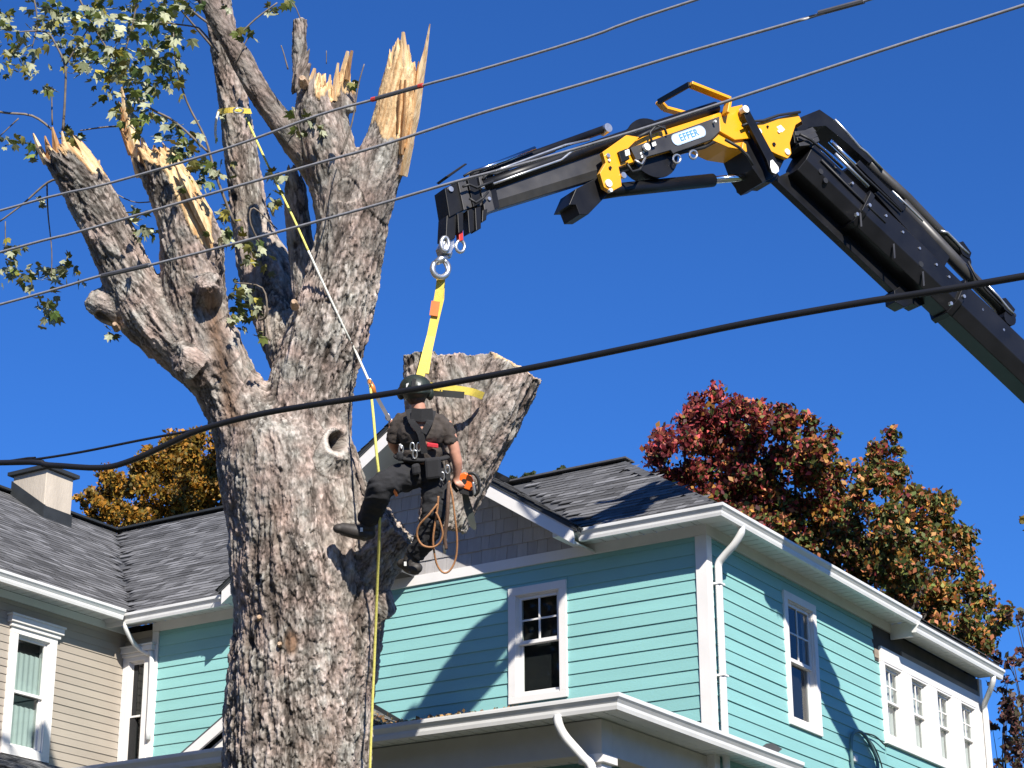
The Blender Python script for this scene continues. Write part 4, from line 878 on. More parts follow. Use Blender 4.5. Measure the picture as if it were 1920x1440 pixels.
for i, (poly, w) in enumerate([([(834,352),(858,344),(872,392),(843,407)],.17),([(858,337),(872,333),(886,388),(870,394)],.21),([(876,333),(893,328),(903,380),(888,388)],.23),([(897,327),(911,323),(928,393),(910,401)],.22),([(914,330),(925,327),(937,388),(926,393)],.20)]):
    slab('section_collar', poly, w/2, w, blk if i % 2 == 0 else blk2, jib)
for poly, off, th in (([(838,404),(856,398),(854,446),(846,450),(836,446)],.07,.14),([(858,400),(869,397),(869,432),(860,437)],.10,.08),([(877,394),(889,390),(890,432),(880,437)],.12,.09),([(891,390),(902,387),(902,428),(893,432)],.14,.09),([(905,394),(914,391),(912,412),(904,416)],.12,.2)):
    slab('lug', poly, off, th, blk, jib)
slab('guard_plate', [(836,330),(872,306),(877,307),(841,333)], .05, .16, blk, jib)
disc('sheave_bolt', 846, 354, .024, .10, .2, steel, jib); disc('sheave_bolt', 905, 350, .02, .125, .03, steel, jib); disc('sheave_bolt', 918, 372, .016, .125, .03, steel, jib)
ctube('extension_cylinder', [(905,350),(1010,313),(1150,264),(1342,202)], .058, .08, blk, jib)
ctube('extension_cylinder', [(885,334),(1000,290),(1142,239)], .036, -.06, blk, jib)
ctube('extension_rod', [(880,326),(940,303),(1003,278)], .018, .02, chrome, jib)
ctube('extension_rod', [(930,333),(1055,290)], .02, .09, chrome, jib)
ctube('hydraulic_line', [(905,330),(960,309),(1060,272),(1105,262)], .011, .11, steel, jib, 8)
ctube('hydraulic_line', [(925,345),(1000,318),(1052,300),(1072,284),(1150,258)], .012, .13, steel, jib, 8)
for u, v in ((955,322),(966,318)): slab('clamp', [(u,v),(u+4,v-1),(u+5,v+11),(u+1,v+12)], .10, .04, wht, jib)
disc('end_cap', 1141, 239, .042, .0, .1, steel, jib)
# --- outer jib box
box = slab('jib_box', [(1150,274),(1352,210),(1354,240),(1330,262),(1160,312),(1150,300)], .15, .30, yel, label='yellow jib box')
plate = slab('side_plate', [(1182,277),(1349,218),(1350,246),(1333,262),(1262,287),(1258,281),(1216,293),(1194,301)], .19, .03, blk2, box, label='dark side plate with the maker lettering')
left_br = [(1130,285),(1175,253),(1199,257),(1175,281),(1167,289),(1175,307),(1160,313),(1164,330),(1166,349),(1147,359),(1133,351),(1125,324),(1136,305)]
for off in (.22, -.17): slab('yellow_bracket', left_br, off, .05, yel, box)
for u, v, r, m in ((1141,291,.02,steel),(1143,300,.012,wht),(1145,314,.014,blk),(1142,343,.035,wht),(1146,356,.018,wht),(1170,328,.028,steel),(1214,275,.034,wht),(1342,227,.012,wht)): disc('bolt', u, v, r, .235, .03, m, box)
slab('lower_lug', [(1067,384),(1080,354),(1122,332),(1138,366),(1103,402),(1087,402),(1080,384)], .12, .24, blk, box)
rl = disc('hose_reel', 1223, 277, .265, .10, .20, blk, box, 40)
disc('reel_flange', 1223, 277, .285, .115, .015, blk, rl, 40); disc('reel_flange', 1223, 277, .285, -.10, .015, blk, rl, 40)
ctube('hose', [(1174,305),(1185,322),(1200,318),(1209,300)], .013, .2, hose, box, 8); ctube('hose', [(1190,300),(1203,308),(1210,296)], .01, .22, steel, box, 8)
ctube('hose', [(1195,258),(1215,248),(1235,240),(1246,238)], .016, .2, hose, box, 8); ctube('hose', [(1222,268),(1219,248),(1230,236),(1246,240),(1250,252)], .012, .21, hose, box, 8)
ctube('hose', [(1262,287),(1290,283),(1320,276),(1345,262)], .018, .14, hose, box, 8)
slab('valve_block', [(1160,284),(1176,278),(1181,298),(1166,304)], .25, .1, blk, box); slab('valve_block', [(1172,282),(1180,279),(1182,290),(1174,293)], .26, .03, wht, box)
slab('warning_label', [(1222,268),(1229,265),(1231,272),(1224,275)], .222, .003, wht, box, 0)
for u, v in ((1200,286),(1205,283),(1202,292)): slab('warning_label', [(u,v),(u+3,v-1),(u+4,v+3),(u+1,v+4)], .194, .003, wht, box, 0)
for u, v in ((1269,298),(1300,290)): MB().tube([cp(u+7*math.cos(t), v+8*math.sin(t), .17) for t in np.linspace(0,6.28,14)], .010, n=6, cap=False).build('ring', steel, box)
# lettering plate
pill = MB(); a_, b_ = cp(1268,262,.194), cp(1314,246,.194); xd = (b_-a_)/np.linalg.norm(b_-a_); yd = np.cross(CB, xd); yd = yd if yd[2] > 0 else -yd; Lp = np.linalg.norm(b_-a_)
def pillpts(r): return [a_+(-xd*math.sin(t)+yd*math.cos(t))*r for t in np.linspace(0,math.pi,10)]+[b_+(xd*math.sin(t)-yd*math.cos(t))*r for t in np.linspace(0,math.pi,10)]
pm = mat('sign_white', (.72,.80,.88), .4, var=.04); pb = mat('sign_blue', (.10,.27,.60), .4, var=.05)
MB().prism(pillpts(.055), CB*.003).build('name_badge', pm, plate)
rim = MB(); o1 = [q+CB*.0032 for q in pillpts(.052)]; o2 = [q+CB*.0032 for q in pillpts(.047)]; n = len(o1); rim.add(o1+o2, [(i,(i+1)%n,n+(i+1)%n,n+i) for i in range(n)]); rim.build('badge_rim', pb, plate)
tc_ = bpy.data.curves.new('txt', 'FONT'); tc_.body = 'EFFER'; tc_.size = .092; tc_.align_x = 'CENTER'; tc_.align_y = 'CENTER'; tc_.extrude = .001; tc_.offset = .003; tc_.space_character = 1.08
to = bpy.data.objects.new('txt', tc_); COL.objects.link(to); me = bpy.data.meshes.new_from_object(to.evaluated_get(bpy.context.evaluated_depsgraph_get())); bpy.data.objects.remove(to)
lt = bpy.data.objects.new('lettering', me); COL.objects.link(lt); lt.parent = plate; me.materials.clear(); me.materials.append(pb)
ctr = (a_+b_)/2+CB*.0045-woff(plate); M3 = Matrix.Identity(4)
for i in range(3): M3[i][0] = xd[i]; M3[i][1] = yd[i]; M3[i][2] = CB[i]; M3[i][3] = ctr[i]
lt.matrix_local = M3
# jib cylinder
ctube('cylinder', [(1120,362),(1160,356),(1336,338)], .062, .0, blk, box, 20)
ctube('cylinder_rod', [(1334,338),(1432,329)], .036, .0, chrome, box, 18)
# --- knuckle
K = slab('knuckle', [(1349,224),(1362,203),(1392,196),(1397,224),(1408,259),(1378,262),(1350,246)], .19, .38, yel, label='yellow knuckle plates between jib and boom')
slab('knuckle_web', [(1330,260),(1352,246),(1408,259),(1402,282),(1366,276)], .16, .32, yel, K)
slab('knuckle_plate', [(1418,231),(1496,212),(1503,227),(1492,234),(1481,268),(1484,288),(1477,297),(1459,290),(1439,280)], .22, .05, yel, K)
slab('knuckle_plate', [(1418,231),(1496,212),(1503,227),(1492,234),(1481,268),(1484,288),(1477,297),(1459,290),(1439,280)], -.17, .05, yel, K)
slab('knuckle_core', [(1392,252),(1436,238),(1488,232),(1478,285),(1456,330),(1430,342),(1412,316),(1398,280)], .165, .33, blk, K)
slab('rib', [(1393,266),(1399,270),(1401,284),(1397,286),(1392,278)], .2, .03, yel, K)
for off in (.26, -.22):
    slab('link_arm', [(1391,200),(1402,196),(1408,212),(1456,300),(1461,318),(1453,326),(1444,318),(1438,300),(1398,222)], off, .04, blk, K)
    slab('link_end', [(1445,301),(1449,299),(1460,313),(1461,321),(1455,326),(1448,323),(1445,314)], off+.004, .008, wht, K)
    disc('pin', 1399, 204, .036, off+.02, .06, wht, K)
slab('rod_eye', [(1428,322),(1452,318),(1462,330),(1448,342),(1424,340)], .11, .22, blk, K); slab('cheek', [(1398,342),(1422,340),(1420,352),(1408,356),(1400,350)], -.05, .15, blk, K)
for u, v, r, m in ((1477,284,.03,wht),(1452,270,.018,blk),(1440,237,.012,blk),(1461,246,.015,wht),(1424,246,.03,wht)): disc('bolt', u, v, r, .232, .03, m, K)
slab('warning_label', [(1456,238),(1464,234),(1472,243),(1466,248)], .2225, .003, wht, K, 0)
# yellow guard hoop
hp = [cp(1284,214,-.25), cp(1247,204,-.25), cp(1235,191,-.22)]; hp2 = [cp(1293,158,.24), cp(1366,187,.24), cp(1361,214,.24)]
for i in range(2): MB().bar(hp[i], hp[i+1], .03, .075, up=CB).build('guard_hoop', yel, box, bevel=.004)
MB().bar(hp[2], hp2[0], .03, .05, up=CB).build('guard_hoop', blk, box, bevel=.004)
for i in range(2): MB().bar(hp2[i], hp2[i+1], .03, .085, up=CB).build('guard_hoop', yel, box, bevel=.004)
# --- main boom
b0 = (1492, 285); 
def bl(t, k):  # point on the boom: t 0..1 along from elbow to frame edge, k across (0 upper-right edge, 1 lower-left edge of the main box)
    u0 = np.array([1531.,272.]); u1 = np.array([1925.,655.]); w0 = np.array([1462.,330.]); w1 = np.array([1850.,688.])
    p = u0+(u1-u0)*t; q = w0+(w1-w0)*t; return tuple(p+(q-p)*k)
boom = hexbeam('boom', tuple((np.array(bl(0,0))+bl(0,1))/2), tuple((np.array(bl(.70,0))+bl(.70,1))/2), 72, 68, .30, blk3, cham=.32, label='main telescopic boom box')
hexbeam('boom_section', tuple((np.array(bl(.26,0))+bl(.26,1))/2), tuple((np.array(bl(.72,0))+bl(.72,1))/2), 77, 73, .33, blk3, boom, cham=.32)
s3 = hexbeam('boom_section', tuple((np.array(bl(.71,0))+bl(.71,1))/2), tuple((np.array(bl(1.9,0))+bl(1.9,1))/2), 77, 74, .35, blk3, boom, cham=.32)
# boom below the frame, column and carrier
pe = cp(*tuple((np.array(bl(1.85,0))+bl(1.85,1))/2))
MB().bar(pe, base+A(0,0,2.9), .5, .5).build('boom_section', blk2, boom)
MB().box((base[0]-.4,base[1]-.4,.9),(base[0]+.4,base[1]+.4,3.2)).build('column', blk, crane, bevel=.03)
for yy in (-1.6,-.1,1.4):
    for xx in (-1.15,1.15): MB().tube([A(base[0]+xx-.15,base[1]+yy,.5),A(base[0]+xx+.15,base[1]+yy,.5)], .5, n=24).build('wheel', hose, crane)
MB().box((base[0]-1.0,base[1]-2.6,.55),(base[0]+1.0,base[1]+5.5,1.05)).build('chassis', blk, crane, bevel=.03)
for tt, wd in ((.265,.37),(.715,.40)):
    c0 = (np.array(bl(tt-.008,0))+bl(tt-.008,1))/2; c1 = (np.array(bl(tt+.014,0))+bl(tt+.014,1))/2
    hexbeam('section_collar', tuple(c0), tuple(c1), 84, 84, wd, blk, boom, cham=.32)
    for k in (.12,.45): c = np.array(bl(tt+.012,k)); disc('bolt', c[0], c[1], .018, wd/2+.02, .03, steel, boom)
# rail under the boom that stops short
slab('lower_rail', [(1452,335),(1478,322),(1700,530),(1704,560),(1677,546)], -.06, .08, blk, boom)
slab('rail_end', [(1677,545),(1690,535),(1738,568),(1722,575),(1712,569),(1696,576),(1679,566)], -.04, .14, blk, boom)
for tt, k in ((.08,.33),(.115,.40)): c = np.array(bl(tt,k)); disc('bolt_hole', c[0], c[1], .028, .1525, .004, hose, boom)
c = np.array(bl(.55,.28)); disc('bolt_hole', c[0], c[1], .03, .1675, .004, hose, boom)
# boom head bracket and upper cylinders
hd = slab('head_bracket', [(1500,220),(1537,205),(1567,226),(1640,298),(1630,306),(1590,270),(1548,236),(1508,240)], .12, .24, blk, boom)
slab('head_tooth', [(1487,244),(1506,232),(1530,250),(1520,262),(1536,266),(1526,278),(1490,268)], .14, .28, blk, boom)
for i in range(3): slab('section_end', [(1490+i*4,246+i*11),(1510+i*3,244+i*9),(1524+i*5,238+i*9),(1531+i*3,246+i*9),(1514+i*3,254+i*9),(1492+i*4,254+i*10)], .15+.012*i, .3+.024*i, blk2, boom)
ctube('extension_cylinder', [(1582,263),(1700,372),(1810,486)], .058, .05, blk2, boom, 16)
ctube('extension_cylinder', [(1690,382),(1800,500),(1896,598)], .066, .10, blk2, boom, 16)
disc('cylinder_foot', 1811, 488, .075, .11, .12, blk, boom, 14); disc('cylinder_foot', 1894, 596, .08, .17, .13, blk, boom, 14)
ctube('extension_rod', [(1556,264),(1600,306),(1648,352)], .024, .12, chrome, boom); ctube('extension_rod', [(1566,288),(1628,350)], .016, .16, steel, boom)
slab('cylinder_tray', [(1640,362),(1660,352),(1782,480),(1768,506)], .14, .22, blk, boom)
slab('cable_tray', [(1612,300),(1700,388),(1694,396),(1606,308)], .16, .26, blk, boom)
ctube('hydraulic_line', [(1565,224),(1590,250),(1612,276),(1625,286),(1655,318)], .013, .12, steel, boom, 8); ctube('hydraulic_line', [(1673,358),(1702,386),(1730,415)], .010, .16, steel, boom, 8)
ctube('hydraulic_line', [(1764,433),(1776,436),(1790,450),(1802,463),(1816,476)], .014, .12, steel, boom, 8); ctube('hydraulic_line', [(1850,533),(1872,556),(1890,578),(1900,588)], .013, .18, steel, boom, 8)
slab('valve_block', [(1796,455),(1806,452),(1822,474),(1818,486),(1806,478)], .12, .1, blk, boom); slab('valve_block', [(1876,560),(1886,558),(1904,580),(1898,592),(1884,580)], .18, .1, blk, boom)
# hoses and small fittings
for off, pts in ((.12,[(905,336),(915,326),(930,326),(950,318),(985,303),(1040,283)]),(.16,[(868,350),(880,346),(894,352),(908,346),(925,340)]),(.17,[(880,372),(892,380),(905,372),(915,360)]),(.14,[(870,330),(884,322),(900,318),(925,312)])): ctube('hose', pts, .011, off, hose, jib, 8)
for off, pts in ((.24,[(1392,236),(1410,228),(1432,226),(1460,216),(1500,210)]),(.22,[(1360,262),(1385,276),(1402,292),(1412,310)]),(.2,[(1500,252),(1520,262),(1545,282),(1580,315)])): ctube('hose', pts, .014, off, hose, K, 8)
for off, pts in ((.17,[(1560,268),(1620,330),(1690,396)]),(.165,[(1540,300),(1600,360),(1660,418)]),(.19,[(1815,490),(1830,520),(1850,545),(1880,575)])): ctube('hose', pts, .012, off, hose, boom, 8)
for tt in (.10,.18,.34,.42,.5,.58,.64,.8,.9):
    c = np.array(bl(tt,.04)); disc('bolt', c[0], c[1], .014, .175, .02, steel, boom, 10)
for tt in (.30,.46,.60): c = np.array(bl(tt,.5)); slab('weld_strip', [(c[0]-2,c[1]-14),(c[0]+1,c[1]-15),(c[0]+3,c[1]+12),(c[0],c[1]+13)], .168, .004, blk2, boom, 0)
# --- hook and rings
hk_ = slab('hook_block', [(836,446),(852,444),(852,462),(846,476),(832,474),(828,462)], .05, .10, steel, jib, label='steel hook block')
def ring(name, u, v, ru, rv, r, off, m, parent, t0=0, t1=6.2832, n=18):
    return MB().tube([cp(u+ru*math.cos(t), v+rv*math.sin(t), off) for t in np.linspace(t0,t1,n)], r, n=8, cap=(t1-t0) < 6).build(name, m, parent, smooth=True)
ring('chain_link', 834, 458, 7, 13, .018, .06, steel, hk_); ring('chain_link', 838, 474, 6, 8, .02, .0, steel, hk_)
ring('hook', 826, 504, 15, 16, .024, .0, steel, hk_, -1.2, 3.9, 22)
MB().tube([cp(836,478,0),cp(828,486,0),cp(818,492,0)], [.034,.036,.026], n=10).build('hook_shank', steel, hk_, smooth=True)
MB().tube([cp(832,490,0),cp(837,500,0),cp(840,512,0)], [.014,.014,.012], n=8).build('hook_latch', steel, hk_)
ring('shackle', 863, 462, 8, 11, .014, .06, steel, jib); slab('shackle_eye', [(860,434),(868,430),(869,450),(862,452)], .08, .05, redm, jib)
# ---------------------------------------------------------------- sling, ropes, climber, saw
def cloth(name, col, rough=.9, var=.12): return mat(name, col, rough, var=var, scale=25, bump=.4, bscale=160)
slm = mat('sling_yellow', (.78,.60,.10), .7, var=.1, scale=30, bump=.3, bscale=150); slo = mat('sling_orange', (.75,.22,.06), .7, var=.1)
def strap(pts, w, t, name, m, parent=None, face=None):
    """flat webbing along world points"""
    P = [np.asarray(q, float) for q in pts]; vs = []; n = len(P)
    for i in range(n):
        d = P[min(i+1,n-1)]-P[max(i-1,0)]; d /= np.linalg.norm(d); f = -_f if face is None else face[i]; s = np.cross(d, f); s /= np.linalg.norm(s); f2 = np.cross(s, d)
        vs += [P[i]-s*w/2-f2*t/2, P[i]+s*w/2-f2*t/2, P[i]+s*w/2+f2*t/2, P[i]-s*w/2+f2*t/2]
    fs = [(3,2,1,0), tuple(4*(n-1)+k for k in range(4))]+[(4*i+k,4*i+(k+1)%4,4*i+4+(k+1)%4,4*i+4+k) for i in range(n-1) for k in range(4)]
    return MB().add(vs, fs).build(name, m, parent)
hd_ = 17.27
sling = thing('lifting_sling', 'yellow webbing sling from the crane hook round the hanging log', 'sling', at(790,720,17.1))
strap([at(827,519,hd_),at(824,545,hd_-.01),at(818,580,hd_-.02),at(808,630,hd_-.06),at(796,675,hd_-.16),at(786,712,hd_-.22),at(782,740,hd_-.2)], .068, .012, 'webbing', slm, sling)
strap([at(828,519,hd_+.05),at(826,560,hd_+.05),at(814,610,hd_+.02),at(803,660,hd_-.08),at(797,700,hd_-.17)], .06, .012, 'webbing', slm, sling)
strap([at(817,565,hd_-.035),at(813,592,hd_-.05)], .07, .014, 'sling_tag', slo, sling)
strap(crm([at(790,722,17.04),at(830,727,16.97),at(862,731,17.0),at(885,735,17.05),at(905,742,17.18)],4), .062, .014, 'webbing', slm, sling)
strap(crm([at(800,735,17.02),at(835,738,16.965),at(870,741,17.0)],4), .055, .014, 'webbing_painted_shade', mat('sling_painted_shade',(.03,.03,.028),.8), sling)  # near-black strap: the webbing's shaded side put into its colour
ry = mat('rope_yellow', (.72,.66,.16), .75, var=.15, scale=60, bump=.5, bscale=250); rw = mat('rope_white', (.70,.70,.62), .75, var=.15, scale=60)
def rope(name, pts, r, m, parent=None, n=8, k=5): return MB().tube(crm([at(*q) for q in pts], k), r, n=n).build(name, m, parent, smooth=True)
cr = thing('climbing_rope', 'thin yellow climbing rope hanging down the trunk from the upper limb', 'rope', at(695,1440,16.7))
rope('rope', [(462,222,TD+.50),(500,305,TD+.2),(545,398,TD-.1),(560,430,TD-.2),(578,470,TD-.3)], .010, ry, cr)
rope('rope', [(578,470,TD-.3),(610,540,TD-.33),(645,615,TD-.30),(668,662,TD-.2),(692,715,17.0)], .010, rw, cr)
rope('rope', [(694,722,16.96),(700,780,16.85),(706,850,16.75),(711,895,16.74),(712,930,16.76),(712,968,16.72),(711,1010,16.82),(708,1080,16.98),(705,1160,17.08),(701,1260,17.12),(697,1350,17.12),(693,1470,17.12),(690,1700,17.1)], .0115, ry, cr)
MB().tube([at(692,712,16.99),at(698,726,16.96),at(703,738,16.95)], [.018,.026,.016], n=8).build('rope_adjuster', mat('anodised_orange',(.75,.25,.05),.35,metal=.3), cr, smooth=True)
strap([at(703,738,16.95),at(718,765,16.93),at(731,788,16.9)], .03, .008, 'lanyard_strap', mat('grey_webbing',(.12,.12,.13),.8), cr)
for q in ((693,716),(727,782),(733,792)): MB().tube([at(q[0]+4*math.cos(t), q[1]+6*math.sin(t), 16.93) for t in np.linspace(0,6.28,12)], .005, n=6, cap=False).build('carabiner', steel, cr)
anc = thing('anchor_sling', 'yellow anchor sling choked round the straight upper limb', 'sling', at(440,208,TD+.4))
strap(crm([at(408,210,TD+.62),at(414,209,TD+.42),at(428,207,TD+.34),at(444,206,TD+.33),at(460,208,TD+.36),at(470,209,TD+.46)],4), .045, .01, 'webbing', slm, anc)
MB().tube([at(447+9*math.cos(t), 207+5*math.sin(t), TD+.3) for t in np.linspace(0,6.28,16)], .008, n=6, cap=False).build('ring', steel, anc)
rope('rope_tail', [(410,210,TD+.4),(405,228,TD+.38),(404,250,TD+.38),(406,262,TD+.38)], .011, rw, anc)
# ---- the climber
skin = mat('skin', (.50,.25,.17), .5, var=.1, scale=15); shirt_m = cloth('shirt_charcoal', (.050,.040,.034), .9, .25); trou_m = cloth('trousers_black', (.016,.016,.018)); 
boot_m = mat('boot_leather', (.035,.03,.026), .6, var=.3, scale=20); sole_m = mat('boot_sole', (.10,.09,.08), .8); helm_m = mat('helmet_green_black', (.018,.026,.02), .5, var=.35, scale=12); hair_m = mat('hair_brown', (.09,.05,.028), .7, var=.4, scale=60)
gear_m = cloth('gear_black', (.018,.018,.02)); red_m = cloth('pouch_red', (.55,.03,.045)); glove_m = cloth('glove_dark', (.03,.026,.024))
PO = at(790,1085,16.9)
man = thing('person', 'tree climber in dark work clothes and helmet hanging beside the cut log', 'person', PO)
def body(name, parts, m, voxel=.009, sm=6, parent=None):
    mb = MB()
    for p in parts:
        if p[0] == 'tube': mb.tube(crm([at(*q[:3]) for q in p[1]], 4), [q[0] for q in crm([[r] for r in p[2]], 4)], n=16)
        elif p[0] == 'ell': mb.ellipsoid(at(*p[1]), _r*p[2], _f*p[4], _u*p[3], 18, 12)
    me = remeshed(mb, voxel, sm, .5); v, n_ = mverts(me); off = woff(parent or man); me.vertices.foreach_set('co', (v-off).ravel()); me.materials.clear(); me.materials.append(m); me.polygons.foreach_set('use_smooth', [True]*len(me.polygons))
    o = bpy.data.objects.new(name, me); COL.objects.link(o); o.parent = parent or man; return o
BD = 16.85
fingers = []
for i, (fu, fv, l) in enumerate(((853,905,1.),(857,907,1.1),(861,907,1.05),(865,905,.9))):
    fingers.append(('tube', [(fu-2,fv-6,BD-.01),(fu+1,fv+1,BD-.045),(fu+5,fv+6*l,BD-.04),(fu+9,fv+7*l,BD+.0)], (.012,.011,.010,.008)))
fingers.append(('tube', [(852,896,BD-.02),(848,903,BD-.0),(851,910,BD+.03)], (.013,.011,.008)))
bodyo = body('body', [('tube', [(792,885,BD),(793,845,BD-.03),(790,805,BD-.05),(787,780,BD-.03)], (.13,.125,.14,.10)), ('tube', [(787,785,BD),(785,765,BD+.01),(781,745,BD+.03)], (.062,.056,.056)), ('ell', (780,738,BD+.05), .075, .10, .095), ('ell', (796,742,BD+.05), .014,.022,.02), ('ell', (764,741,BD+.05), .014,.022,.02), ('ell', (776,742,BD+.15), .014,.02,.02),
  ('tube', [(744,790,BD-.02),(736,826,BD+.02),(750,850,BD+.2),(772,855,BD+.32)], (.055,.045,.036,.03)), ('tube', [(834,793,BD-.03),(846,822,BD-.05),(854,850,BD-.06)], (.055,.050,.042)), ('tube', [(852,846,BD-.06),(857,868,BD-.05),(857,892,BD-.02),(857,902,BD-.01)], (.044,.043,.031,.034)),
  ('tube', [(770,890,BD),(735,902,BD-.16),(714,918,BD-.26),(704,945,BD-.18),(690,978,BD-.05)], (.08,.075,.055,.05,.04)), ('tube', [(816,892,BD),(815,935,BD-.08),(810,975,BD-.12)], (.085,.08,.06)), ('tube', [(810,975,BD-.12),(795,1015,BD-.08),(772,1050,BD-.0)], (.058,.055,.04))]+fingers, skin)
shirt = body('shirt', [('ell', (791,850,BD-.03), .165,.13,.125), ('ell', (790,812,BD-.05), .188,.15,.135), ('ell', (788,788,BD-.02), .185,.085,.11), ('tube', [(758,784,BD-.02),(744,802,BD-.02),(738,828,BD)], (.066,.060,.056)), ('tube', [(818,786,BD-.03),(836,804,BD-.04),(846,832,BD-.05)], (.066,.060,.056)), ('tube', [(787,784,BD),(786,768,BD+.01)], (.085,.068))], shirt_m)
trous = body('trousers', [('ell', (792,880,BD-.01), .165,.12,.135), ('ell', (776,893,BD-.05), .10,.10,.12), ('ell', (812,894,BD-.05), .10,.10,.12), ('tube', [(772,892,BD-.02),(740,900,BD-.16),(716,914,BD-.25),(704,942,BD-.17),(690,976,BD-.06)], (.115,.105,.098,.088,.08)), ('ell', (713,915,BD-.25), .10,.10,.10), ('tube', [(814,892,BD-.02),(817,935,BD-.08),(812,972,BD-.12)], (.12,.105,.09)), ('tube', [(812,970,BD-.12),(798,1010,BD-.08),(779,1040,BD-.03)], (.09,.084,.072))], trou_m)
# fabric folds
for o, seed, am in ((shirt, 21, .016), (trous, 22, .022)):
    v, n_ = mverts(o.data); d = (1-np.abs(2*fbm(v*np.array([7,7,15]), seed, 3)-1))**2-.35; o.data.vertices.foreach_set('co', (v+n_*(d*am)[:,None]).ravel())
for pts, heel in (([(690,978,BD-.06),(688,992,BD-.06)], [(688,1000,BD-.06),(664,996,BD-.06),(638,990,BD-.05)]), ([(776,1040,BD-.02),(770,1056,BD-.02)], [(776,1064,BD-.06),(768,1062,BD+.0),(758,1056,BD+.08)])):
    b = body('boot', [('tube', pts, (.064,.066)), ('tube', heel, (.056,.058,.046)), ('ell', (heel[2][0]-2,heel[2][1]+1,heel[2][2]), .052,.040,.052), ('ell', (heel[0][0]+3,heel[0][1]+1,heel[0][2]), .058,.048,.055)], boot_m, .007, 4)
    MB().tube([at(q[0]+1, q[1]+9, q[2]-.005) for q in heel], [.048,.046,.036], n=10, flat=.45).build('sole', sole_m, b, smooth=True)
    MB().obox(at(pts[1][0]-10, pts[1][1]+1, pts[1][2]-.068), _r*.010, _f*.008, _u*.016).build('buckle', wht, b)
hel = body('helmet', [('ell', (779,728,BD+.04), .132,.112,.14), ('ell', (779,735,BD+.04), .132,.045,.15)], helm_m, .008, 3)
for u, vv in ((752,737),(806,738)): MB().ellipsoid(at(u,vv,BD+.04), _r*.035, _f*.045, _u*.055, 12, 8).build('ear_muff', helm_m, hel, smooth=True)
MB().obox(at(764,722,BD-.075), _r*.010+_u*.004, _f*.006, _u*.014).build('vent', wht, hel); MB().obox(at(786,720,BD-.088), _r*.012-_u*.003, _f*.006, _u*.012).build('vent', wht, hel)
hr = body('hair', [('ell', (780,748,BD+.02), .078,.055,.078)], hair_m, .007, 2)
strap([at(777,700+10,BD-.09),at(774,728,BD-.115)], .03, .01, 'headlamp_band', gear_m, hel)
# harness
hb = MB().tube([at(792+46*math.cos(t), 856+7*math.sin(t), BD-.02-.15*math.sin(t)) for t in np.linspace(0,6.28,28)], .038, n=8, cap=False, flat=.5).build('harness_belt', gear_m, man, smooth=True)
strap(crm([at(766,768,BD-.13),at(772,790,BD-.20),at(788,812,BD-.215),at(796,850,BD-.20)],4), .05, .010, 'shoulder_strap', gear_m, man)
strap(crm([at(812,770,BD-.13),at(806,790,BD-.20),at(794,812,BD-.217)],4), .05, .010, 'shoulder_strap', gear_m, man)
strap([at(771,776,BD-.19),at(790,779,BD-.205),at(812,777,BD-.19)], .10, .010, 'back_panel', gear_m, man)
MB().obox(at(811,835,BD-.17), _r*.045-_u*.006, _f*.02, _u*.018).build('red_pouch', red_m, man, bevel=.008)
for i, (u, vv, w, h, m) in enumerate(((812,878,.075,.095,gear_m),(780,880,.04,.05,gear_m),(750,855,.03,.04,gear_m))):
    MB().obox(at(u,vv,BD-.19), _r*w*.85+_u*.008, _f*.04, _u*h*.9-_r*.006).build('tool_bag', m, man, bevel=.022)
for u, vv in ((752,843),(773,838),(785,838),(778,852),(829,893),(839,880)): MB().tube([at(u+4*math.cos(t), vv+8*math.sin(t), BD-.20) for t in np.linspace(0,6.28,14)], .006, n=6, cap=False).build('carabiner', steel, man)
strap([at(733,905,BD-.29),at(738,918,BD-.295),at(744,930,BD-.25)], .02, .008, 'orange_stripe', slo, man)
strap(crm([at(842,878,BD-.12),at(838,905,BD-.14),at(832,935,BD-.18)],4), .035, .01, 'gear_strap', gear_m, man)
# coiled brown lanyard hanging from the harness
ln = thing('flipline', 'orange brown lanyard hanging in loops from the climber harness', 'rope', at(838,1070,BD-.2)); lnm = mat('rope_brown', (.36,.17,.07), .7, var=.25, scale=80, bump=.4, bscale=200); lnd = mat('rope_dark_brown', (.10,.06,.04), .8, var=.3, scale=80)
rope('rope', [(842,902,BD-.2),(848,930,BD-.24),(853,970,BD-.24),(857,1010,BD-.22),(855,1045,BD-.2),(845,1068,BD-.2),(832,1074,BD-.2),(820,1060,BD-.2),(814,1035,BD-.22),(812,1010,BD-.24),(816,980,BD-.25),(820,955,BD-.26),(822,930,BD-.26)], .0085, lnm, ln)
rope('rope', [(820,945,BD-.27),(804,965,BD-.28),(786,985,BD-.26),(782,1005,BD-.24),(792,1022,BD-.24),(810,1026,BD-.25),(824,1018,BD-.26),(830,1000,BD-.27),(824,975,BD-.28),(817,960,BD-.28)], .0085, lnm, ln)
rope('rope', [(842,905,BD-.2),(840,940,BD-.26),(838,975,BD-.26),(834,1005,BD-.25),(836,1030,BD-.24)], .016, lnd, ln)
MB().tube([at(836,1010,BD-.24),at(833,1025,BD-.24),at(834,1038,BD-.24)], [.012,.016,.010], n=8).build('snap_hook', steel, ln, smooth=True)
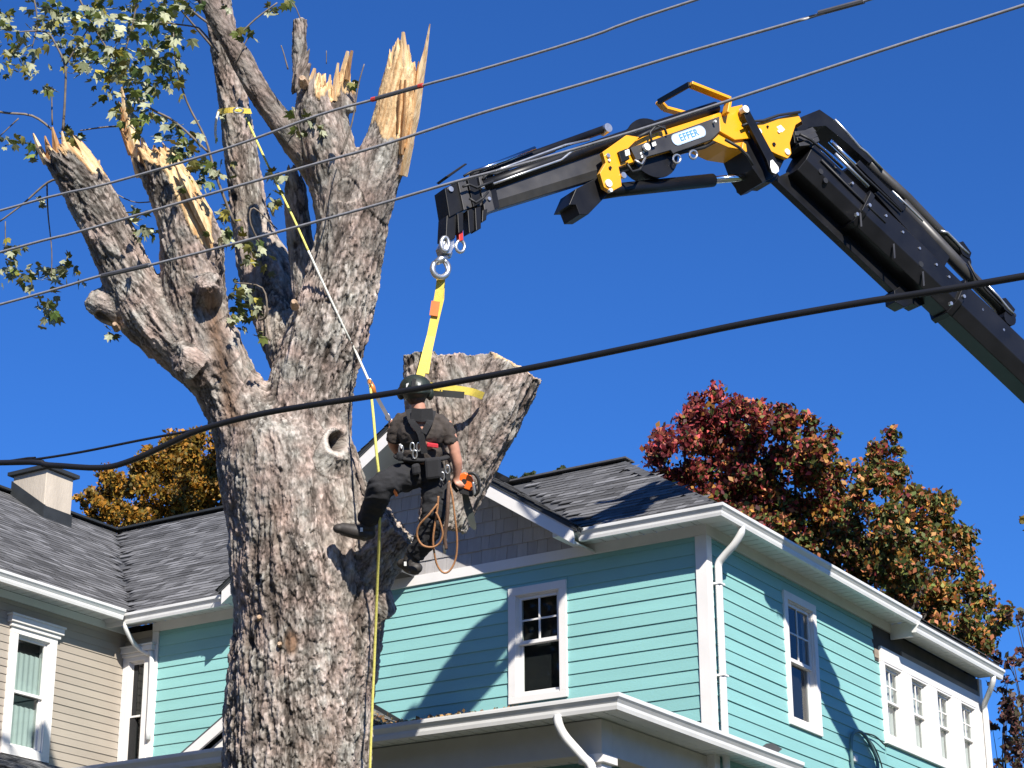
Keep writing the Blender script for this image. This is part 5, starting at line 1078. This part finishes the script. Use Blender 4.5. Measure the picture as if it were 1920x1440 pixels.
# ---- chainsaw
SD = 16.86
saw = thing('chainsaw', 'orange chainsaw held low in the climber right hand', 'chainsaw', at(875,940,SD)); org = mat('saw_orange', (.85,.15,.015), .35, var=.06, coat=.3); sawb = mat('saw_black', (.02,.02,.02), .5, var=.2)
def ap(poly, d, th, name, m, parent=saw, bevel=.008): return MB().prism([at(u,v,d) for u,v in poly], _f*th).build(name, m, parent, bevel=bevel)
ap([(861,889),(872,886),(884,893),(889,905),(884,921),(872,917),(861,911)], SD-.05, .10, 'housing', org)
ap([(858,913),(884,921),(890,912),(896,922),(884,932),(862,926)], SD-.04, .09, 'engine', sawb)
MB().tube([at(870,903,SD-.052),at(870,903,SD-.046)], .022, n=14).build('cap', sawb, saw)
MB().tube(crm([at(860,912,SD-.03),at(852,905,SD-.01),at(850,912,SD),(at(858,922,SD))],5), .014, n=8).build('rear_handle', sawb, saw, smooth=True)
MB().tube(crm([at(878,888,SD-.07),at(889,888,SD-.08),at(897,900,SD-.08),at(898,918,SD-.07),at(890,930,SD-.05)],5), .013, n=8).build('front_handle', sawb, saw, smooth=True)
ap([(884,905),(889,903),(893,925),(888,930)], SD-.09, .02, 'hand_guard', steel)
ap([(866,925),(876,922),(885,950),(893,985),(893,992),(889,994),(882,988),(870,955)], SD+.03, .008, 'guide_bar', mat('bar_steel',(.09,.1,.09),.4,metal=.5,var=.2), bevel=0)
# ---------------------------------------------------------------- overhead lines
WY = at(560,1300,TD)[1]-4.6
def wp(u, v): return onp(u, v, (0, WY, 0), (0, 1, 0))
WD = (wp(960,400)-CAMP)@_f
wire_m = mat('aluminium_wire', (.30,.30,.31), .45, metal=.2, var=.15, scale=40); cable_m = mat('black_cable', (.012,.012,.013), .45, var=.2); sleeve_m = mat('splice_sleeve', (.14,.14,.15), .4, metal=.4); clay = mat('red_marker', (.5,.05,.04), .5)
def wire(label, pts, rpx, m, name='power_line', endhere=False):
    P = [wp(*q) for q in pts]; d0 = (P[0]-P[3])/np.linalg.norm(P[0]-P[3]); d1 = (P[-1]-P[-4])/np.linalg.norm(P[-1]-P[-4])
    L0 = (-26-P[0][0]); L1 = 27-P[-1][0]
    lead = [np.array([P[0][0]+L0*t, WY, P[0][2]+(d0[2]/d0[0])*L0*t*(1-.5*t)]) for t in (1,.7,.4,.15)]; tail = [np.array([P[-1][0]+L1*t, WY, P[-1][2]+(d1[2]/d1[0])*L1*t*(1-.5*t)]) for t in (.15,.4,.7,1)]
    dep = (P[len(P)//2]-CAMP)@_f; Q = crm(lead+P+([] if endhere else tail), 4)
    t = thing(name, label, 'wire', Q[0]); MB().tube(Q, rpx*dep/FPX, n=8).build('conductor', m, t, smooth=True); return t, Q[-1]
w1, _e = wire('uppermost thin overhead wire with a splice sleeve by the split limb', [(0,395),(200,345),(420,280),(600,215),(700,187),(790,161),(900,131),(1100,71),(1310,-2)], 2.6, wire_m)
MB().tube([wp(704,185),wp(786,162)], 4.6*WD/FPX, n=8).build('splice_sleeve', sleeve_m, w1); 
for u, v in ((701,186),(789,161)): MB().tube([wp(u-4,v+1),wp(u+4,v-1)], 5*WD/FPX, n=8).build('marker', clay, w1)
w2, _e = wire('middle thin overhead wire passing above the crane hook', [(0,473),(150,434),(400,362),(600,305),(720,271),(900,213),(1100,155),(1300,95),(1500,38),(1640,-4)], 2.9, wire_m)
MB().tube([wp(1535,25),wp(1620,2)], 5*WD/FPX, n=8).build('splice_sleeve', sleeve_m, w2)
w3, _e = wire('lowest thin overhead wire crossing in front of the crane jib', [(0,571),(185,518),(290,495),(480,446),(700,386),(850,342),(1000,302),(1200,243),(1400,178),(1600,112),(1760,60),(1925,8)], 2.9, wire_m)
MB().tube([wp(192,517),wp(280,497)], 5.2*WD/FPX, n=8).build('splice_sleeve', sleeve_m, w3)
w4, _e = wire('thick black cable crossing in front of the climber', [(-20,868),(90,872),(190,877),(250,862),(310,835),(375,806),(480,778),(600,757),(760,733),(1000,689),(1200,648),(1400,606),(1600,570),(1760,545),(1925,517)], 6.2, cable_m, 'telephone_cable')
w5, _e = wire('thin service wire joining the black cable at the trunk', [(-20,870),(60,862),(150,848),(260,826),(340,811),(374,805),(380,804)], 2.6, cable_m, 'service_wire', True)
pole_m = mat('pole_wood', (.16,.12,.09), .9, var=.25, scale=8, stretch=(4,4,.3))
for px_, lab in ((-26,'tall wooden utility pole beyond the left edge holding the wires'),(27,'tall wooden utility pole beyond the right edge holding the wires')):
    t = thing('utility_pole', lab, 'pole', (px_, WY, 0), 'utility poles along the street'); MB().tube([A(px_,WY,0),A(px_,WY,13)], [.19,.12], n=14).build('pole', pole_m, t, smooth=True); MB().box((px_-.06,WY-1.1,10.6),(px_+.06,WY+1.1,10.75)).build('crossarm', pole_m, t)
# ---------------------------------------------------------------- background trees
lf = vmat('autumn_leaf', .55, spec=.35, trans=.28)
def crown(parent, lobes, depth, n, colfn, size, seed, name='crown', dspread=1.6, gap=.5):
    r = np.random.default_rng(seed); w = np.array([l[2]**2*1. for l in lobes]); w /= w.sum(); vs = []; cols = []
    # sub-clumps inside every lobe give light and dark masses and gaps
    clumps = []
    for i, (u, v, rad) in enumerate(lobes):
        rad = rad*1.0; k = max(5, int(rad/4.2)); dc = depth+r.normal(0, dspread*.5)
        for _ in range(k):
            dirv = r.normal(size=3); dirv /= np.linalg.norm(dirv); q = at(u, v, dc)+dirv*(rad*depth/FPX)*r.uniform(.15,1)**.6*np.array([1,1,.95]); clumps.append((q, rad*depth/FPX*r.uniform(.26,.52), i, r.uniform(.75,1.2)))
    cw = np.array([c[1]**2 for c in clumps]); cw /= cw.sum(); pick = r.choice(len(clumps), n, p=cw)
    C = np.array([clumps[i][0] for i in pick]); R = np.array([clumps[i][1] for i in pick]); tn = np.array([clumps[i][3] for i in pick])
    d = r.normal(size=(n,3)); d /= np.linalg.norm(d, axis=1)[:,None]; P = C+d*(R*np.minimum(np.abs(r.normal(0,.58,n)), 1.05))[:,None]
    a = r.normal(size=(n,3)); a[:,2] -= .6; a /= np.linalg.norm(a, axis=1)[:,None]; b = np.cross(a, r.normal(size=(n,3))); b /= np.linalg.norm(b, axis=1)[:,None]; nn = np.cross(a, b); s = (size*r.uniform(.6,1.25,n))[:,None]
    V = np.stack([P-a*s, P-a*s*.1+b*s*.62+nn*s*.15, P+a*s, P-a*s*.1-b*s*.62+nn*s*.15], 1).reshape(-1,3)
    px = pixof(P); col = colfn(px, r, n)*tn[:,None]
    off = woff(parent); me = bpy.data.meshes.new(name); me.vertices.add(4*n); me.vertices.foreach_set('co', (V-off).ravel())
    me.loops.add(4*n); me.loops.foreach_set('vertex_index', np.arange(4*n)); me.polygons.add(n); me.polygons.foreach_set('loop_start', np.arange(0,4*n,4)); me.update(calc_edges=True); me.materials.append(lf); set_facecol(me, col)
    o = bpy.data.objects.new(name, me); COL.objects.link(o); o.parent = parent; o['kind'] = 'stuff'; return clumps
def skeleton(parent, basept, clumps, lobes, depth, rt, m):
    top = at(lobes[0][0], lobes[0][1], depth); rr = random.Random(5)
    cen = np.mean([at(u,v,depth) for u,v,r in lobes], axis=0); fork = np.array([basept[0]*.6+cen[0]*.4, basept[1]*.6+cen[1]*.4, cen[2]*.55])+_f*np.array([1,1,0])*1.5
    MB().tube(crm([basept, (basept+fork)/2+A(.1,.05,0), fork],4), list(np.linspace(rt, rt*.6, 9)), n=10).build('trunk', m, parent, smooth=True)
    for i, (u, v, r) in enumerate(lobes):
        e = at(u, v, depth+1.0); mid = (fork+e)/2+A(rr.uniform(-.5,.5),rr.uniform(-.5,.5),rr.uniform(-.2,.6)); pts = crm([fork, mid, e],4)
        MB().tube(pts, list(np.linspace(rt*.17, rt*.04, len(pts))), n=7).build('branch', m, parent, smooth=True)
        for c in [c for c in clumps if c[2] == i and rt < .2][::2]:
            k = rr.randint(4, len(pts)-1); MB().tube(crm([pts[k], (pts[k]+c[0])/2+A(0,0,rr.uniform(-.1,.2)), c[0]],3), [rt*.05,rt*.045,rt*.04,rt*.035,rt*.03,rt*.025,rt*.02], n=5).build('branch', m, parent, smooth=True)
dbark = mat('dark_bark', (.06,.05,.042), .9, var=.3, scale=10)
def c_red(px, r, n):
    t = np.clip((px[:,0]-1230)/520+(px[:,1]-800)/700+r.normal(0,.18,n), 0, 1); P = np.array([(.20,.026,.032),(.38,.055,.055),(.10,.018,.022),(.33,.095,.05)]); Q = np.array([(.10,.135,.03),(.16,.16,.035),(.42,.20,.04),(.065,.08,.022),(.45,.16,.07)])
    return np.where((r.random(n) < t)[:,None], Q[r.integers(0,5,n)], P[r.integers(0,4,n)])*(r.uniform(.5,1.3,n)+(r.random(n) < .08)*.9)[:,None]  # a few leaves brightened: specular highlights put into the colour
def c_or(px, r, n):
    Q = np.array([(.34,.16,.02),(.42,.19,.02),(.20,.13,.02),(.26,.17,.025),(.13,.10,.02)]); return Q[r.integers(0,5,n)]*r.uniform(.6,1.4,n)[:,None]
def c_dk(px, r, n):
    Q = np.array([(.09,.05,.04),(.15,.06,.05),(.08,.075,.04)]); return Q[r.integers(0,3,n)]*r.uniform(.6,1.5,n)[:,None]
def c_gr(px, r, n):
    Q = np.array([(.06,.085,.03),(.09,.11,.04)]); return Q[r.integers(0,2,n)]*r.uniform(.6,1.4,n)[:,None]
redl = [(1280,850,62),(1300,800,55),(1350,775,50),(1400,790,55),(1455,795,50),(1485,790,42),(1340,850,60),(1420,870,70),(1500,870,62),(1550,850,45),(1650,850,46),(1620,905,52),(1560,940,70),(1690,905,40),(1700,950,60),(1460,960,75),(1380,930,55),(1760,970,50),(1775,1020,52),(1700,1040,70),(1620,1030,70),(1540,1020,60),(1790,1080,50),(1740,1120,62),(1820,1120,45),(1840,1175,48),(1870,1160,30),(1660,1120,60),(1780,1190,50),(1830,1230,40),(1270,905,45),(1320,920,50),(1360,970,55),(1430,1010,60),(1500,1055,60),(1570,1085,60),(1640,1160,55),(1240,860,28)]
def bgtree(label, lobes, depth, base_uv, n, colfn, size, seed, rt, dsp=1.6):
    b = at(base_uv[0], base_uv[1], depth); b = A(b[0], b[1], 0); t = thing('autumn_tree', label, 'tree', b); cl = crown(t, lobes, depth, n, colfn, size, seed, dspread=dsp); skeleton(t, b, cl, lobes, depth, rt, dbark); return t
bgtree('large maple turning from red to green and orange behind the teal house', redl, 34, (1560,1100), 100000, c_red, .055, 31, .35)
orl = [(330,870,62),(380,850,50),(270,890,50),(215,920,48),(175,945,32),(410,900,50),(350,930,55),(290,960,55),(240,975,45),(400,950,45),(180,975,25),(440,890,50),(480,930,50)]
bgtree('rounded orange and gold tree behind the left roof', orl, 40, (330,1000), 44000, c_or, .052, 32, .35)
dkl = [(1900,1240,36),(1880,1290,30),(1910,1330,42),(1880,1370,36),(1910,1400,45),(1870,1420,30),(1960,1280,50),(1970,1380,60),(1905,1160,20)]
t_ = bgtree('sparse dark purple tree at the right edge below the house eave', dkl, 31, (1960,1400), 1700, c_dk, .06, 33, .16, .6)
pol = [(990,892,13),(1058,882,9),(966,902,8),(1045,886,6)]
bgtree('grey green treetop just showing over the hip roof ridge', pol, 38, (1010,950), 420, c_gr, .07, 34, .06, .3)
bgtree('branch end with orange leaves entering at the right edge', [(1925,970,16),(1935,995,12),(1930,950,8)], 42, (2010,1000), 90, c_or, .07, 35, .03, .2)
# unseen tree belt added around the view: blocks horizon sky, darkens pane reflections
def blocker_trees(name, label, spots, seed, per=2600):
    r = np.random.default_rng(seed); P = []; S = []
    for (x, y, h, w) in spots:
        for _ in range(9):
            c = np.array([x, y, h*r.uniform(.35,.85)])+r.normal(size=3)*np.array([w*.3, w*.3, h*.08]); n = per//9
            d = r.normal(size=(n,3)); d /= np.linalg.norm(d, axis=1)[:,None]; P.append(c+d*(w*.42*r.uniform(.3,1,n)**.5)[:,None])
    P = np.concatenate(P); n = len(P); a = r.normal(size=(n,3)); a /= np.linalg.norm(a, axis=1)[:,None]; b = np.cross(a, r.normal(size=(n,3))); b /= np.linalg.norm(b, axis=1)[:,None]; s = r.uniform(.22,.5,n)[:,None]
    V = np.stack([P-a*s, P+b*s*.6, P+a*s, P-b*s*.6], 1).reshape(-1,3); me = bpy.data.meshes.new(name); me.vertices.add(4*n); me.vertices.foreach_set('co', V.ravel())
    me.loops.add(4*n); me.loops.foreach_set('vertex_index', np.arange(4*n)); me.polygons.add(n); me.polygons.foreach_set('loop_start', np.arange(0,4*n,4)); me.update(calc_edges=True); me.materials.append(lf)
    set_facecol(me, np.array([(.05,.065,.02),(.10,.08,.025),(.07,.05,.02)])[r.integers(0,3,n)]*r.uniform(.6,1.4,n)[:,None]); o = bpy.data.objects.new(name, me); COL.objects.link(o); return tag(o, label, 'trees', kind='stuff')
sp = [(x, -36-rnd.uniform(0,5), rnd.uniform(11,14), rnd.uniform(7,9)) for x in range(-70, 70, 6)]
sp += [(-46-rnd.uniform(0,4), y, rnd.uniform(10,13), 8) for y in range(-30, 20, 6)]
sp += [(44+rnd.uniform(0,4), y, rnd.uniform(10,13), 8) for y in range(-30, 30, 6)]
sp += [(x, -40-rnd.uniform(0,4), rnd.uniform(20,25), rnd.uniform(9,11)) for x in range(-48, -6, 6)]  # taller unseen trees added to darken the front window's reflection
blocker_trees('sky_blocking_trees', 'added belt of unseen trees behind the viewer, blocking low sky light', sp, 77)
